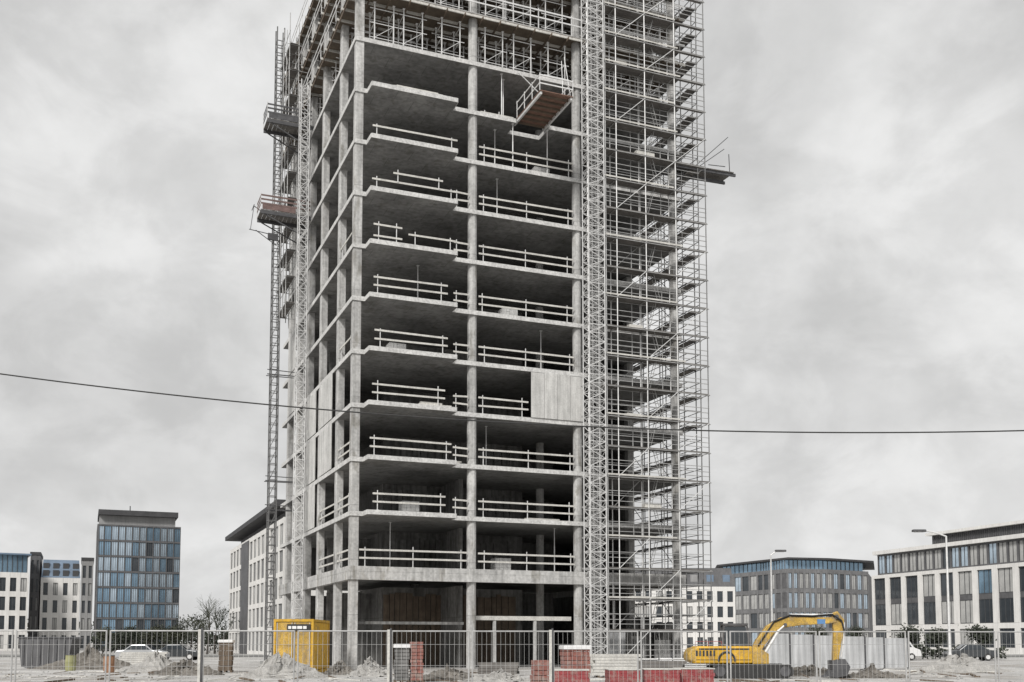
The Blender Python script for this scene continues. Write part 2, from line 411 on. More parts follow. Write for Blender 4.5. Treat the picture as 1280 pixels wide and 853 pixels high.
# ------------------------------------------------------------------ formwork on the upper floors
def TL(u, v, z): return W(u, v, z)
for n in (12, 13, 14):
    zt = lev(n) - .275
    d = empty('formwork_deck', W(0,0,zt-.36), AL, {12:'timber formwork deck under the lowest of the propped upper slabs', 13:'timber formwork deck under the middle of the propped upper slabs', 14:'timber formwork deck under the topmost slab'}[n], 'formwork')
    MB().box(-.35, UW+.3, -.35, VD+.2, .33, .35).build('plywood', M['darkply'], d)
    m = MB(); v = -.3
    k = 0
    while v < VD:
        m.box(-.45, UW+.4, v-.04, v+.04, .17, .325); v += 1.25
    m.build('primary_beam', M['timber'], d)
    m = MB(); u = -.3
    while u < UW+.3:
        m.box(u-.03, u+.03, -.55, VD+.2, .0, .165); u += 1.22
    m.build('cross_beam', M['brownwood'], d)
    m = MB()
    for t in (.5, 1.0):
        m.beam((-.4,-.45,.6+t), (UW+.3,-.45,.6+t), .03, .09); m.beam((-.45,-.4,.6+t), (-.45,VD,.6+t), .03, .09)
    r = m.build('guard_rail', M['galv'], d)
    m = MB(); u = .2
    while u < UW: 
        MB().bar((u,-.42,.36), (u,-.42,1.75), .03).build('post', M['galv'], r); u += 2.4
    v = 1.5
    while v < VD:
        MB().bar((-.42,v,.36), (-.42,v,1.75), .03).build('post', M['galv'], r); v += 2.4
HT = SH - .275 - .36 - .01
st = empty('shoring_tower', (0,0,0), AL, 'steel shoring tower standing under the formwork of the unfinished upper floors', 'shoring tower', 'steel shoring towers under the upper floors')
W2 = .62
for sx in (-1, 1):
    for sy in (-1, 1):
        q = MB(); q.bar((sx*W2, sy*W2, .02), (sx*W2, sy*W2, HT-.02), .042); q.box(sx*W2-.08, sx*W2+.08, sy*W2-.08, sy*W2+.08, 0, .018)
        q.box(sx*W2-.08, sx*W2+.08, sy*W2-.08, sy*W2+.08, HT-.018, HT)
        q.build('leg', M['galv'], st)
for zz in (.35, 1.3, 2.25):
    q = MB()
    for s_ in (-1, 1):
        q.bar((-W2-.3, s_*W2, zz), (W2+.3, s_*W2, zz), .026); q.bar((s_*W2, -W2, zz+.02), (s_*W2, W2, zz+.02), .026)
    q.build('ledger', M['galv'], st)
q = MB(); q.bar((-W2, -W2, .35), (W2, -W2, 1.3), .02); q.build('brace', M['galv'], st)
q = MB(); q.bar((-W2, -W2, 1.3), (-W2, W2, 2.25), .02); q.build('brace', M['galv'], st)
spots = []
for n in (11, 12, 13):
    for i in range(9):
        for v in (.95, 3.6):
            spots.append((1.25 + 2.5*i + rnd.uniform(-.12,.12), v, n))
    for v in (6.2, 8.8, 11.4, 14.0, 16.6, 19.2, 21.8):
        spots.append((1.15, v + rnd.uniform(-.1,.1), n))
def clear(u, v):
    return all(abs(u-a) > 1.02 or abs(v-.36) > 1.05 for a in CU)
first = True
for (u, v, n) in spots:
    if not clear(u, v) and v < 2:
        u += .55 if u > min(CU, key=lambda a: abs(a-u)) else -.55
    p = W(u, v, lev(n)+.008)
    if first: st.location = p; first = False
    else: copy_tree(st, p)
# loose push-pull props on the tenth floor
def prop(u, v, z, h, lab):
    t = empty('steel_prop', W(u, v, z), AL, lab, 'prop')
    q = MB(); q.box(-.09,.09,-.09,.09,0,.02); q.bar((0,0,.02),(0,0,h*.6),.04,8); q.build('outer_tube', M['galv'], t)
    q = MB(); q.bar((0,0,h*.6),(0,0,h-.02),.03,8); q.box(-.09,.09,-.09,.09,h-.02,h); q.build('inner_tube', M['galv'], t)
    return t
zz = SH - .27
prop(u_at(627, .3, lev(10)), .3, lev(10)+.01, zz, 'lone steel prop standing left of the brown loading platform')
prop(u_at(641, .2, lev(9)), .2, lev(9)+.01, zz, 'lone steel prop one floor below the brown loading platform, left one')
prop(u_at(684, .2, lev(9)), .2, lev(9)+.01, zz, 'lone steel prop one floor below the brown loading platform, right one')
prop(u_at(693, 2.0, lev(1)+2), 2.0, lev(1)+.01, zz-.02, 'pale steel prop on the first floor beside the right round column')
q = MB()
q.box(0, 3.2, -.2, .15, 0, .09); q.box(.2, 2.9, -.15, .1, .092, .17)
tag(q.build('timber_bundle', M['timber'], None, W(2.2, -.75, lev(10)+.01), AL), 'pale timber bundle lying on the edge of the highest balcony', 'timber')
q = MB(); q.box(0, 2.1, -.12, .12, 0, .12); q.box(.1, 1.5, -.1, .1, .122, .24)
tag(q.build('timber_bundle', M['timber'], None, W(4.0, -.7, lev(4)+.01), AL), 'pale timber bundle on the fourth floor balcony left of the plywood sheets', 'timber')

# ------------------------------------------------------------------ loading platforms
# brown one in bay two
hu0, hu1 = HOLE
vf = v_at(674, hu0, lev(10))
lp = empty('loading_platform', W(hu0, 0, lev(10)), AL, 'brown timber loading platform hung out from a high floor in the middle bay', 'loading platform')
wd = hu1 - hu0
q = MB(); yy = .5
while yy > vf: q.box(.05, wd-.05, yy-.22, yy, .02, .07); yy -= .245
q.build('plank', M['redwood'], lp)
q = MB()
for t in (.08, wd-.2): q.box(t, t+.12, vf, .6, -.16, .016)
q.build('side_beam', M['galv'], lp)
q = MB(); yy = .3; 
while yy > vf: q.box(.21, wd-.21, yy-.06, yy, -.12, .016); yy -= .62
q.build('joist', M['brownwood'], lp)
q = MB()
for t in (.04, wd-.04):
    for hh in (.55, 1.08): q.beam((t, .0, hh), (t, vf, hh), .03, .08)
    for f in (.02, .35, .68, 1.0): q.bar((t, vf*f, .07), (t, vf*f, 1.2), .03)
for hh in (.55, 1.08): q.beam((0.05, vf, hh), (wd-.05, vf, hh), .03, .08)
q.build('guard_rail', M['galv'], lp)
pu, pv_ = CU[2]-.35, -.05
sp = Vector((pu-hu0, .1, SH*2-.5))
q = MB()
q.bar((wd-.05, vf+.3, .1), tuple(Vector((wd+1.1, -.1, SH*1.0+1.6))), .03); q.bar((wd-.05, vf+1.4, .1), tuple(Vector((wd+.9, -.1, SH*1.0+1.3))), .03)
q.bar((.05, vf+.3, .1), (.15, -.06, SH-.1), .028)
q.build('stay', M['galv'], lp)
# dark one at the right flank, poles pointing out
zr = lev(9) + 2.3
rp = empty('loading_platform', W(UW-.3, -.2, zr), AL, 'dark loading platform jutting out from the right side through the scaffold', 'loading platform')
q = MB(); 
for k in range(14): q.box(.1+k*.33, .1+k*.33+.30, .0, 1.7, .0+.01*k, .06+.01*k)
q.build('plank', M['deck'], rp)
q = MB(); q.beam((-1, .15, -.1), (4.9, .15, .04), .12, .2); q.beam((-1, 1.5, -.1), (4.9, 1.5, .04), .12, .2); q.beam((-.5, .8, -.45), (4.3, .8, -.3), .14, .22)
q.build('side_beam', M['darksteel'], rp)
q = MB()
q.bar((1.5, .1, .1), (4.3, .1, 2.75), .035); q.bar((1.7, 1.5, .1), (4.9, 1.5, 2.6), .035)
q.build('stay', M['darksteel'], rp)
q = MB(); q.bar((4.4,.1,.1),(4.35,.1,1.5),.03); q.bar((3.6,.8,.1),(5.0,.8,.42),.03); q.bar((2.6,.05,.4),(4.0,.05,.5),.03)
q.build('post', M['darksteel'], rp)

# ------------------------------------------------------------------ lattice masts
def mast(name, label, u, v, w, h, pitch, m, d=None, parts=True, r=.045, rungs_only=False):
    d = d or w
    t = empty(name, W(u, v, 0), AL, label, 'mast')
    for x in (0, w):
        for y in (0, d): MB().bar((x,y,.25), (x,y,h), r).build('chord', m, t)
    a = MB(); z = .3; k = 0
    while z < h - pitch:
        if rungs_only:
            if not k:
                rg = MB(); rg.bar((0,0,0),(w,0,0),r*.6); rg.bar((0,d,0),(w,d,0),r*.6); rg.bar((0,0,0),(0,d,0),r*.6); rg.bar((w,0,0),(w,d,0),r*.6)
                r0_ = rg.build('rung', m, t, (0,0,z))
            else: link_copy(r0_, t, (0,0,z))
        else:
            a.bar((0,0,z),(w,0,z),r*.6); a.bar((0,d,z),(w,d,z),r*.6); a.bar((0,0,z),(0,d,z),r*.6); a.bar((w,0,z),(w,d,z),r*.6)
        if not rungs_only:
            p, q_ = ((0,w) if k % 2 else (w,0))
            a.bar((p,0,z),(q_,0,z+pitch),r*.55); a.bar((p,d,z),(q_,d,z+pitch),r*.55)
            p, q_ = ((0,d) if k % 2 else (d,0))
            a.bar((0,p,z),(0,q_,z+pitch),r*.55); a.bar((w,p,z),(w,q_,z+pitch),r*.55)
        z += pitch; k += 1
    if not rungs_only: a.build('lattice', m, t)
    MB().box(-.3, w+.3, -.3, d+.3, 0, .25).build('base', M['stone'], t)
    return t
HM = lev(14) + 4
LM_V = 18.4
lmu = None
# left mast: solve u so that it spans columns 338..350 at depth v
def u_for(px, v, z=20):
    lo, hi = -12, 40
    for _ in range(40):
        m = (lo+hi)/2
        if proj(W(m, v, z))[0] < px: lo = m
        else: hi = m
    return m
lmu = u_for(338.5, LM_V); lmw = u_for(350, LM_V) - lmu
lm = mast('hoist_mast', 'slim lattice hoist mast standing off the left flank of the tower', lmu, LM_V, lmw*.8, HM-3.4, .62, M['tubegrey'], .7, rungs_only=True, r=.06)
for k in range(36):
    q = MB(); q.bar((0, 0, .3+k*1.24), (lmw*.8, 0, .3+k*1.24+1.24), .03); q.build('diagonal', M['tubegrey'], lm)
def tie(t, z, x0, x1, y):
    a = MB(); a.bar((x0, y-.05, z), (x1, y-.05, z), .05); a.bar((x0, y+.5, z+.0), (x1, y+.5, z+.0), .04); a.bar((x0, y-.05, z+.35),(x1, y-.05, z+.3), .04)
    a.build('tie_frame', M['darksteel'], t)
for py in (468, 601, 637):
    zt = at(343, py, W(lmu, LM_V).y).z
    tie(lm, zt, -.3, -lmu + .3, .05)
sm2_v = 12.3
su = u_for(371, sm2_v)
mast('ladder_tower', 'lattice ladder tower against the left flank between hoist mast and tower columns', su, sm2_v, .62, lev(12), .62, M['galv'], .7, r=.042)
# hoist mast between right round column and scaffold
hm_v = -1.55
ha = u_at(737, hm_v); hb = u_at(757, hm_v)
mast('hoist_mast', 'dense pale lattice hoist mast between the right round column and the scaffold', ha, hm_v, hb-ha, HM, .55, M['galv'], .9, r=.042)
mast('ladder_tower', 'narrow ladder tower inside the scaffold right behind the dense hoist mast', u_at(742, -.55), -.5, .5, HM-.5, .4, M['galv'], .45, r=.035)

def landing(z, label, v0, uu0, uu1, mtl):
    t = empty('landing_platform', W(uu0, v0, z), AL, label, 'platform')
    L = uu1-uu0
    q = MB(); k = 0
    while k*.3 < L: q.box(k*.3, min(k*.3+.27, L), 0, 1.9, 0, .06); k += 1
    q.build('plank', M['deck'], t)
    q = MB()
    for y in (.05, 1.8): q.box(0, L+.3, y-.06, y+.06, -.25, -.005)
    q.build('side_beam', M['darksteel'], t)
    q = MB()
    for hh in (.5, .8, 1.1): q.beam((0,0,hh),(L,0,hh),.03,.12); q.beam((0,0,hh),(0,1.85,hh),.03,.12)
    q.box(.1, L*.7, -.03, .0, .07, .42)
    q.build('guard_rail', mtl, t)
    q = MB(); x = .0
    while x < L: q.bar((x,.03,.06),(x,.03,1.25),.04); x += .9
    q.bar((0,1.85,.06),(0,1.85,1.3),.04)
    q.build('post', M['galv'], t)
    q = MB(); q.bar((.3,.1,-.25),(L,.1,-1.7),.05); q.bar((.3,1.8,-.25),(L,1.8,-1.7),.05)
    q.build('brace', M['darksteel'], t)
    return t
vy = 13.2
for py, lab, mt in ((148, 'upper dark landing platform on the left hoist mast', M['darksteel']), (262, 'lower landing platform with reddish boards on the left hoist mast', M['landingboard'])):
    a = u_for(333 if py < 200 else 327, vy, 35)
    landing(at(345, py, W(a, vy).y).z, lab, vy, a, -.12, mt)
# outrigger of thin tubes left of the mast
oz = at(330, 292, W(lmu, LM_V).y).z
ol = u_for(311, LM_V, oz) 
t = empty('outrigger_frame', W(ol, LM_V-.15, oz), AL, 'thin tube outrigger sticking out left of the hoist mast', 'outrigger')
L = lmu - ol
q = MB(); q.bar((0,0,0),(L+.5,0,-.25),.035); q.bar((.1,0,0),(.35,0,2.0),.03); q.bar((.3,0,1.9),(L+.3,0,.75),.035); q.bar((.5,0,.0),(L+.2,0,-1.0),.035); q.bar((.35,0,2.0),(.35,1.2,2.0),.03)
q.build('tube', M['darksteel'], t)
q = MB(); q.box(L*.75, L+.3, -.1,.1,-.6,-.1); q.build('clamp', M['darksteel'], t)

# ------------------------------------------------------------------ scaffolds
US_CUT = 1.9
def scaffold_front():
    t = empty('front_scaffold', TOWER0, AL, 'tall tube scaffold in front of the right bay of the tower', 'scaffold')
    us = [u_at(p, -1.35) for p in (736, 759, 773, 810, 848, 886)]
    extra = [u_at(p, -.42) for p in (765, 791, 803, 829)]
    vo, vi = -1.35, -.42
    Hs = lev(13) + 2.4
    for u in us:
        for v in (vo, vi):
            if v == vi and u == us[0]: continue
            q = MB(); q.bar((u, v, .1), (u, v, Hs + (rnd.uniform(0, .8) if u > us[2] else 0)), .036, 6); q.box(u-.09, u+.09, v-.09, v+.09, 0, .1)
            q.build('standard', M['tubegrey'] if u > us[-2]+.5 else M['galv'], t)  # same tube, darker at the end: contrast against the sky put into colour
    for u in extra:
        q = MB(); q.bar((u, vi+.0, .1), (u, vi+.0, Hs), .032, 6); q.build('standard', M['tube'], t)
    z = .45; k = 0
    a, b = us[1], us[-1]
    while z < Hs - .8:
        q = MB()
        nb = int((b-a)/2.0)
        for j in range(3):
            y0 = vo + .04 + j*.30
            q.box(a, b-.02-(.0 if j == 0 else US_CUT), y0, y0+.28, z, z+.055)
        q.build('deck', M['deck'], t)
        if k % 2 == 0 or k > 17:
            q = MB(); q.box(a-.1, us[-2]+rnd.uniform(-.3,.6), vo-.06, vo-.035, z+.06, z+.16); q.build('toe_board', M['timber'], t)
        q = MB()
        for hh in (.36, .70, 1.04): q.bar((a-.2, vo, z+hh+rnd.uniform(-.03,.03)), (b+.05, vo, z+hh+rnd.uniform(-.03,.03)), .027)
        q.bar((a-.2, vi, z+1.02), (b, vi, z+1.02), .026)
        q.build('guard_rail', M['tube'], t)
        q = MB()
        q.bar((us[0]-.1, vo, z-.05), (b+.15, vo, z-.05), .03); q.bar((us[0]-.1, vi, z-.05), (b+.1, vi, z-.05), .03)
        for u in us:
            q.bar((u, vo-.1, z-.03), (u, vi+.1, z-.03), .03)
            for v in (vo, vi): q.box(u-.055, u+.055, v-.055, v+.055, z-.10, z+.01)
        q.build('ledger', M['tube'], t)
        i = (0, 2, 1, 0, 1, 2)[k % 6]
        if k % 5 != 4:
            q = MB(); q.bar((us[2+i], vo-.04, z), (us[3+i], vo-.04, z+2.0), .028); q.build('brace', M['galv'], t)
        if k % 4 == 1:
            j = rnd.choice((1, 2, 3)); q = MB(); q.bar((us[j]+.1, vi+.06, z+.1), (us[j+1]-.1, vi+.06, z+1.95), .026); q.build('brace', M['tube'], t)
        if k % 3 == 2:
            q = MB(); x = rnd.uniform(us[2], us[3]); q.box(x, x+rnd.uniform(.6,1.4), vo+.05, vo+.45, z+.056, z+.056+rnd.uniform(.1,.35)); q.build('stacked_board', M['timber'], t)

        if k % 3 == 1:
            q = MB()
            for u in (us[2], us[4]): q.bar((u+.06, vi, z+1.0), (u+.06, .3, z+1.0), .026)
            q.build('wall_tie', M['tube'], t)
        z += 2.0; k += 1
    # climbing ladders inside the scaffold
    z = .5; k = 0
    while z < Hs - 3:
        q = MB(); u0 = us[3]+.35 + (.0 if k % 2 else .9); dx = .55 if k % 2 else -.55
        for s_ in (-.2, .2): q.bar((u0, vi-.28+s_*.0, z+.06), (u0+dx, vi-.28, z+2.05), .02) if s_ < 0 else q.bar((u0, vi-.62, z+.06), (u0+dx, vi-.62, z+2.05), .02)
        for j in range(1, 7): q.bar((u0+dx*j/7, vi-.28, z+2*j/7), (u0+dx*j/7, vi-.62, z+2*j/7), .014)
        q.build('ladder', M['tube'], t); z += 2.0; k += 1
    return us, Hs
US, HS = scaffold_front()
def scaffold_side():
    t = empty('side_scaffold', TOWER0, AL, 'tube scaffold along the right flank of the tower, seen edge on through the open floors', 'scaffold')
    uo, ui = US[-1] - .03, US[-1] - .98
    vs = [.15 + 2.45*i for i in range(0, 10)]
    for i, v in enumerate(vs):
        for u in (uo, ui):
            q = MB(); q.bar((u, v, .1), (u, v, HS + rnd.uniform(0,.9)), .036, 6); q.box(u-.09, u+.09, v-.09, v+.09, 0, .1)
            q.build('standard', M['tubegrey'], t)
    z = .45; k = 0
    e = vs[-1]
    while z < HS - .8:
        q = MB()
        for j in range(2): q.box(uo-.62+j*.30, uo-.34+j*.30, -.35, e, z+.002, z+.057)
        q.build('deck', M['deck'], t)
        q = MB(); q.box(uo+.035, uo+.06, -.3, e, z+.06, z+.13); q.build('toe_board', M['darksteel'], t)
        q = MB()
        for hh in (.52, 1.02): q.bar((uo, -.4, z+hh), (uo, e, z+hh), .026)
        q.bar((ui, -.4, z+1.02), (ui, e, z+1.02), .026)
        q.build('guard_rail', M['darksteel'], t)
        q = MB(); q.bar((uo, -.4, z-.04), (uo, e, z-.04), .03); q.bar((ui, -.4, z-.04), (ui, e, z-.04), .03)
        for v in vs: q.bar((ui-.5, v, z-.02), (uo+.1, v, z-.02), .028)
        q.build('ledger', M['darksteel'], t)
        q = MB()
        for i in (1, 3):
            q.bar((uo+.03, vs[i], z), (uo+.03, vs[i+1], z+2), .026)
        q.build('brace', M['darksteel'], t)
        z += 2.0; k += 1
scaffold_side()
for i, (va, vb) in enumerate(((1.2, 4.2), (4.4, 6.7))):
    q = MB(); q.box(UW-.25, UW-.18, va, vb, 0, 3.0+.4*i); q.build('shuttering_board', M['core'], tower)
q = MB(); u = CU[2]+.9
while u < CU[3]-1.0: q.box(u, u+.42, 3.0, 3.05, 0, 2.6+rnd.uniform(-.3,.5)); u += .46
q.build('shuttering_board', M['core'], tower)
for i, (u, v) in enumerate(((17.2, 1.4), (18.8, 2.0), (20.4, 1.2), (21.4, 2.6))):
    prop(u, v, 0, L1-.32, 'steel prop behind the scaffold foot, ' + ('nearest the hoist mast','second from the hoist mast','third from the hoist mast','farthest from the hoist mast')[i])
# plank landings of the lower scaffold lifts are cluttered: timber sheets leaning at its foot
for i, px in enumerate((765, 792, 822)):
    u = u_at(px, -.2, 2)
    q = MB(); q.box(0, 1.15, 0, .04, 0, 2.3 - .25*i)
    tag(q.build('shuttering_panel', (M['hoard'], M['core'], M['ply'])[i], None, W(u, .1, 0), AL), ('grey shuttering panel standing at the foot of the scaffold next to the hoist mast', 'dark shuttering panel standing in the middle of the scaffold foot', 'pale shuttering panel standing at the foot of the scaffold near its right end')[i], 'panel')

def scaffold_flank():
    t = empty('flank_scaffold', TOWER0, AL, 'tube scaffold clinging to the upper left flank beside the hoist mast', 'scaffold')
    z0, z1 = lev(7)+.4, lev(14)-.6
    vs = [15.3 + 1.3*i for i in range(4)]
    for v in vs:
        for u in (-.75, -1.45):
            q = MB(); q.bar((u, v, z0-rnd.uniform(0,.9)), (u, v, z1+rnd.uniform(-.5,.9)), .034, 6); q.build('standard', M['tube'], t)
    z = z0+.3; k = 0
    while z < z1-.5:
        q = MB()
        for u in (-.75, -1.45):
            q.bar((u, vs[0]-.2, z), (u, vs[-1]+.2, z), .028); q.bar((u, vs[0]-.2, z+1), (u, vs[-1]+.2, z+1), .024)
        for v in vs: q.bar((-1.6, v, z+.02), (-.05, v, z+.02), .026)
        q.build('ledger', M['tube'], t)
        MB().box(-1.4, -.8, vs[0]-.1, vs[-1]+.1, z+.05, z+.10).build('deck', M['deck'], t)
        i = k % 3
        MB().bar((-1.5, vs[i], z), (-1.5, vs[i+1], z+2), .024).build('brace', M['tube'], t)
        z += 2.0; k += 1
scaffold_flank()
# ------------------------------------------------------------------ things left lying on the floors
ORD = {1:'first', 2:'second', 3:'third', 4:'fourth', 5:'fifth', 6:'sixth', 7:'seventh', 8:'eighth', 9:'ninth', 10:'tenth'}
for n, u, v, kind in ((1, 10.2, 2.2, 'block'), (1, 3.2, 2.6, 'prop'), (2, 12.0, 1.6, 'timber'), (2, 3.6, 1.2, 'block'), (3, 9.6, 2.4, 'prop'), (3, 5.2, .8, 'timber'), (4, 9.5, 1.4, 'timber'), (5, 2.6, 1.0, 'block'), (5, 13.2, 1.6, 'prop'),
                      (6, 10.4, 1.5, 'block'), (6, 4.6, 1.6, 'prop'), (7, 12.8, 1.3, 'timber'), (8, 10.0, 1.5, 'prop'), (8, 5.4, .6, 'timber'), (9, 12.6, 1.2, 'block'), (9, 9.8, 1.4, 'prop'), (10, 9.0, 1.6, 'block'), (10, 10.2, .9, 'prop')):
    z = lev(n)+.006; bay = 'left bay' if u < 7.8 else 'middle bay'
    if kind == 'prop':
        prop(u, v, z, SH-.27, 'steel prop standing alone on the %s floor in the %s' % (ORD[n], bay))
    elif kind == 'block':
        t = empty('block_pallet', W(u, v, z), AL, 'grey block pallet on the %s floor in the %s' % (ORD[n], bay), 'pallet')
        q = MB(); q.box(0, 1.1, 0, .1, 0, .11); q.box(0, 1.1, .8, .9, 0, .11); q.build('base', M['brownwood'], t)
        for k in range(4):
            q = MB(); 
            for j in range(4): q.box(j*.275, j*.275+.26, rnd.uniform(0,.03), .88, .112+k*.21, .112+k*.21+.2)
            q.build('block_layer', M['edge'], t)
    else:
        q = MB(); L_ = rnd.uniform(1.8, 2.6)
        for k in range(3):
            o_ = rnd.uniform(-.15,.15); q.box(o_, L_+o_, 0, .6-.1*k, k*.1, k*.1+.095)
        tag(q.build('timber_bundle', M['timber'], None, W(u, v, z), AL), 'pale timber bundle on the %s floor in the %s' % (ORD[n], bay), 'timber')
# ------------------------------------------------------------------ overhead cable
q = MB(); pts = []
for i in range(0, 61):
    px = -420 + i*(2120/60.0)
    py = 541 - 6.3e-5*(px-1080)**2
    pts.append(at(px, py, 30 + 0.0))
for a, b in zip(pts, pts[1:]): q.bar(a, b, .021, 6)
tag(q.build('overhead_cable', M['black']), 'black overhead cable sagging across the whole picture in front of the tower', 'cable')
# ------------------------------------------------------------------ buildings round the site
def facade(parent, P0, P1, zs, nb, wallm, panes, pier=.45, sp=.55, thick=.35, win_cols=None, mull=1, framem=None, skip=()):
    """a wall grid from P0 to P1 (world xy) with real openings; every window is a part with its pane"""
    P0 = Vector((*P0, 0)); P1 = Vector((*P1, 0)); d = P1-P0; L = d.length; rz = math.atan2(d.y, d.x)
    inv = parent.matrix_world.inverted() if False else None
    base = parent.location; prz = parent.rotation_euler.z
    loc = Matrix.Rotation(-prz, 3, 'Z') @ (P0 - Vector((base.x, base.y, 0)))
    lrz = rz - prz
    bw = L/nb
    w = MB()
    for i in range(nb+1):
        a = max(0, i*bw-pier/2); b = min(L, i*bw+pier/2)
        w.box(a, b, 0, thick, 0, zs[-1])
    for i in range(nb):
        a, b = i*bw+pier/2, (i+1)*bw-pier/2
        w.box(a, b, .03, thick, 0, zs[0]) if zs[0] > .05 else None
        for f in range(len(zs)-1):
            w.box(a, b, .03, thick, zs[f+1]-sp, zs[f+1])
            if (i, f) in skip: w.box(a, b, .06, thick, zs[f], zs[f+1]-sp-.003)
    w.build('wall', wallm, parent, loc, lrz)
    cache = {}
    fm = framem or M['frame']
    for f in range(len(zs)-1):
        z0, z1 = zs[f], zs[f+1]-sp
        for i in range(nb):
            if (i, f) in skip: continue
            a, b = i*bw+pier/2, (i+1)*bw-pier/2
            pm = rnd.choice(panes[f] if isinstance(panes[0], (list, tuple)) else panes)
            ww, hh = b-a, z1-z0
            o = Matrix.Rotation(lrz, 3, 'Z') @ Vector((a, 0, 0)) + Vector((loc.x, loc.y, z0))
            key = (round(hh, 2),)
            if key not in cache:
                fr = MB(); t = .07
                fr.box(0, t, .16, .24, 0, hh); fr.box(ww-t, ww, .16, .24, 0, hh); fr.box(t, ww-t, .16, .24, 0, t); fr.box(t, ww-t, .16, .24, hh-t, hh)
                for k in range(1, mull+1): 
                    x = ww*k/(mull+1); fr.box(x-t/2, x+t/2, .165, .235, t, hh-t)
                fo = fr.build('window', fm, parent, o, lrz); cache[key] = [fo, {}]
            else:
                fo = link_copy(cache[key][0], parent, o, lrz)
            pc = cache[key][1]
            if pm.name not in pc:
                pn = MB(); pn.box(.072, ww-.072, .19, .20, .072, hh-.072); pc[pm.name] = pn.build('pane', pm, fo)
            else: link_copy(pc[pm.name], fo)
def body(parent, poly, z0, z1, m, name='wall'):
    """closed volume behind the facades: poly in world xy, ccw"""
    base = parent.location; prz = parent.rotation_euler.z
    Rm = Matrix.Rotation(-prz, 3, 'Z')
    pts = [(Rm @ (Vector((x, y, 0)) - Vector((base.x, base.y, 0))))[:2] for x, y in poly]
    return MB().prism(pts, z0, z1).build(name, m, parent)
def off(P0, P1, x, y):      # point x along P0->P1 and y to its left (inward)
    P0 = Vector(P0); P1 = Vector(P1); d = (P1-P0).normalized(); n = Vector((-d.y, d.x))
    q = P0 + d*x + n*y; return (q.x, q.y)
def block(parent, P0, P1, depth, z1, m, inset=.36, name='wall', z0=0, x0=0, x1=None):
    L = (Vector(P1)-Vector(P0)).length if x1 is None else x1
    return body(parent, [off(P0,P1,x0,inset), off(P0,P1,L,inset), off(P0,P1,L,depth), off(P0,P1,x0,depth)], z0, z1, m, name)
UD = Vector((math.cos(AL), math.sin(AL))); VDIR = Vector((-math.sin(AL), math.cos(AL)))
def gp(px, Y): return (gx(px, Y), Y)

# glass office tower, far left
Y = 185; P0 = Vector(gp(117, Y)); 
L = 1
while proj(Vector((*(P0+UD*L), 10)))[0] < 224: L += .1
P1 = P0 + UD*L; H = top(655, Y)
ot = empty('office_tower', (P0.x, P0.y, 0), 0, 'blue glass office tower standing alone on the left', 'building')
fl = 8; zs = [.4 + (H-.4)*i/fl for i in range(fl+1)]
gl = [[M['glass'], M['glass'], M['glassblue']]]*2 + [[M['glassblue'], M['glasslight'], M['glasslight'], M['glasslight'], M['glassblue'], M['glasslight'], M['glassblue'], M['glass']]]*6
facade(ot, P0, P1, zs, 12, M['darkclad'], gl, pier=.10, sp=.26, thick=.3, mull=2, framem=M['frame'])
block(ot, P0, P1, 16, H, M['darkclad'], .31)
Q0 = off(P0, P1, 0, 16)
facade(ot, Vector(Q0)+UD*0 , P0, zs, 6, M['darkclad'], [M['glassblue'], M['glass']], pier=.2, sp=.5, thick=.3)
r0 = off(P0, P1, .3, .8); r1 = off(P0, P1, L-.9, .8)
block(ot, r0, r1, 11, top(643, Y), M['greyrender'], .4, 'penthouse', H+.01)
block(ot, off(P0,P1,.1,.1), off(P0,P1,L-.5,.1), 13, top(640.0, Y)+.5, M['roofdark'], 0, 'roof', top(643, Y)+.01)
q = MB(); q.bar((0,0,0),(0,0,.9),.10); an = q.build('aerial', M['frame'], ot, (UD.x*5, UD.y*5+1, top(640,Y)+.5))

# dormered apartment house left of it
Y = 205; P0 = Vector(gp(48, Y)); P1 = P0 + UD*1
L = 5
while proj(Vector((*(P0+UD*L), 5)))[0] < 98: L += .1
P1 = P0 + UD*L; He = top(722, Y); Hr = top(699, Y)
ap = empty('apartment_house', (P0.x, P0.y, 0), 0, 'white apartment house with dark mansard roof left of the glass office tower', 'building')
facade(ap, P0, P1, [.5 + (He-.5)*i/4 for i in range(5)], 4, M['render'], [M['glass'], M['glass'], M['glassblind']], pier=.95, sp=1.0, thick=.4)
block(ap, P0, P1, 13, He, M['render'], .41)
def mansard(parent, P0, P1, depth, z0, z1, m, ins=1.1):
    base = parent.location; d = [off(P0,P1,0,.02), off(P0,P1,(Vector(P1)-Vector(P0)).length,.02), off(P0,P1,(Vector(P1)-Vector(P0)).length,depth), off(P0,P1,0,depth)]
    Lx = (Vector(P1)-Vector(P0)).length
    e = [off(P0,P1,.3,ins), off(P0,P1,Lx-.3,ins), off(P0,P1,Lx-.3,depth-ins), off(P0,P1,.3,depth-ins)]
    vs = [(x-base.x, y-base.y, z0) for x,y in d] + [(x-base.x, y-base.y, z1) for x,y in e]
    return MB().add(vs, [(3,2,1,0),(4,5,6,7),(0,1,5,4),(1,2,6,5),(2,3,7,6),(3,0,4,7)]).build('roof', m, parent)
rf = mansard(ap, P0, P1, 13, He+.01, Hr, M['bluepanel'])
for i in range(4):
    for zz in ((He+.3, He+1.5), (He+1.85, He+2.9)):
        x = L*(i+.5)/4
        a = Vector(off(P0,P1,x-.55,.12 if zz[0] < He+1 else .55)) - Vector((P0.x,P0.y))
        q = MB(); q.box(0,1.1,0,1.2,0,zz[1]-zz[0]); w = q.build('dormer', M['frame'], rf, (a.x, a.y, zz[0]), AL)
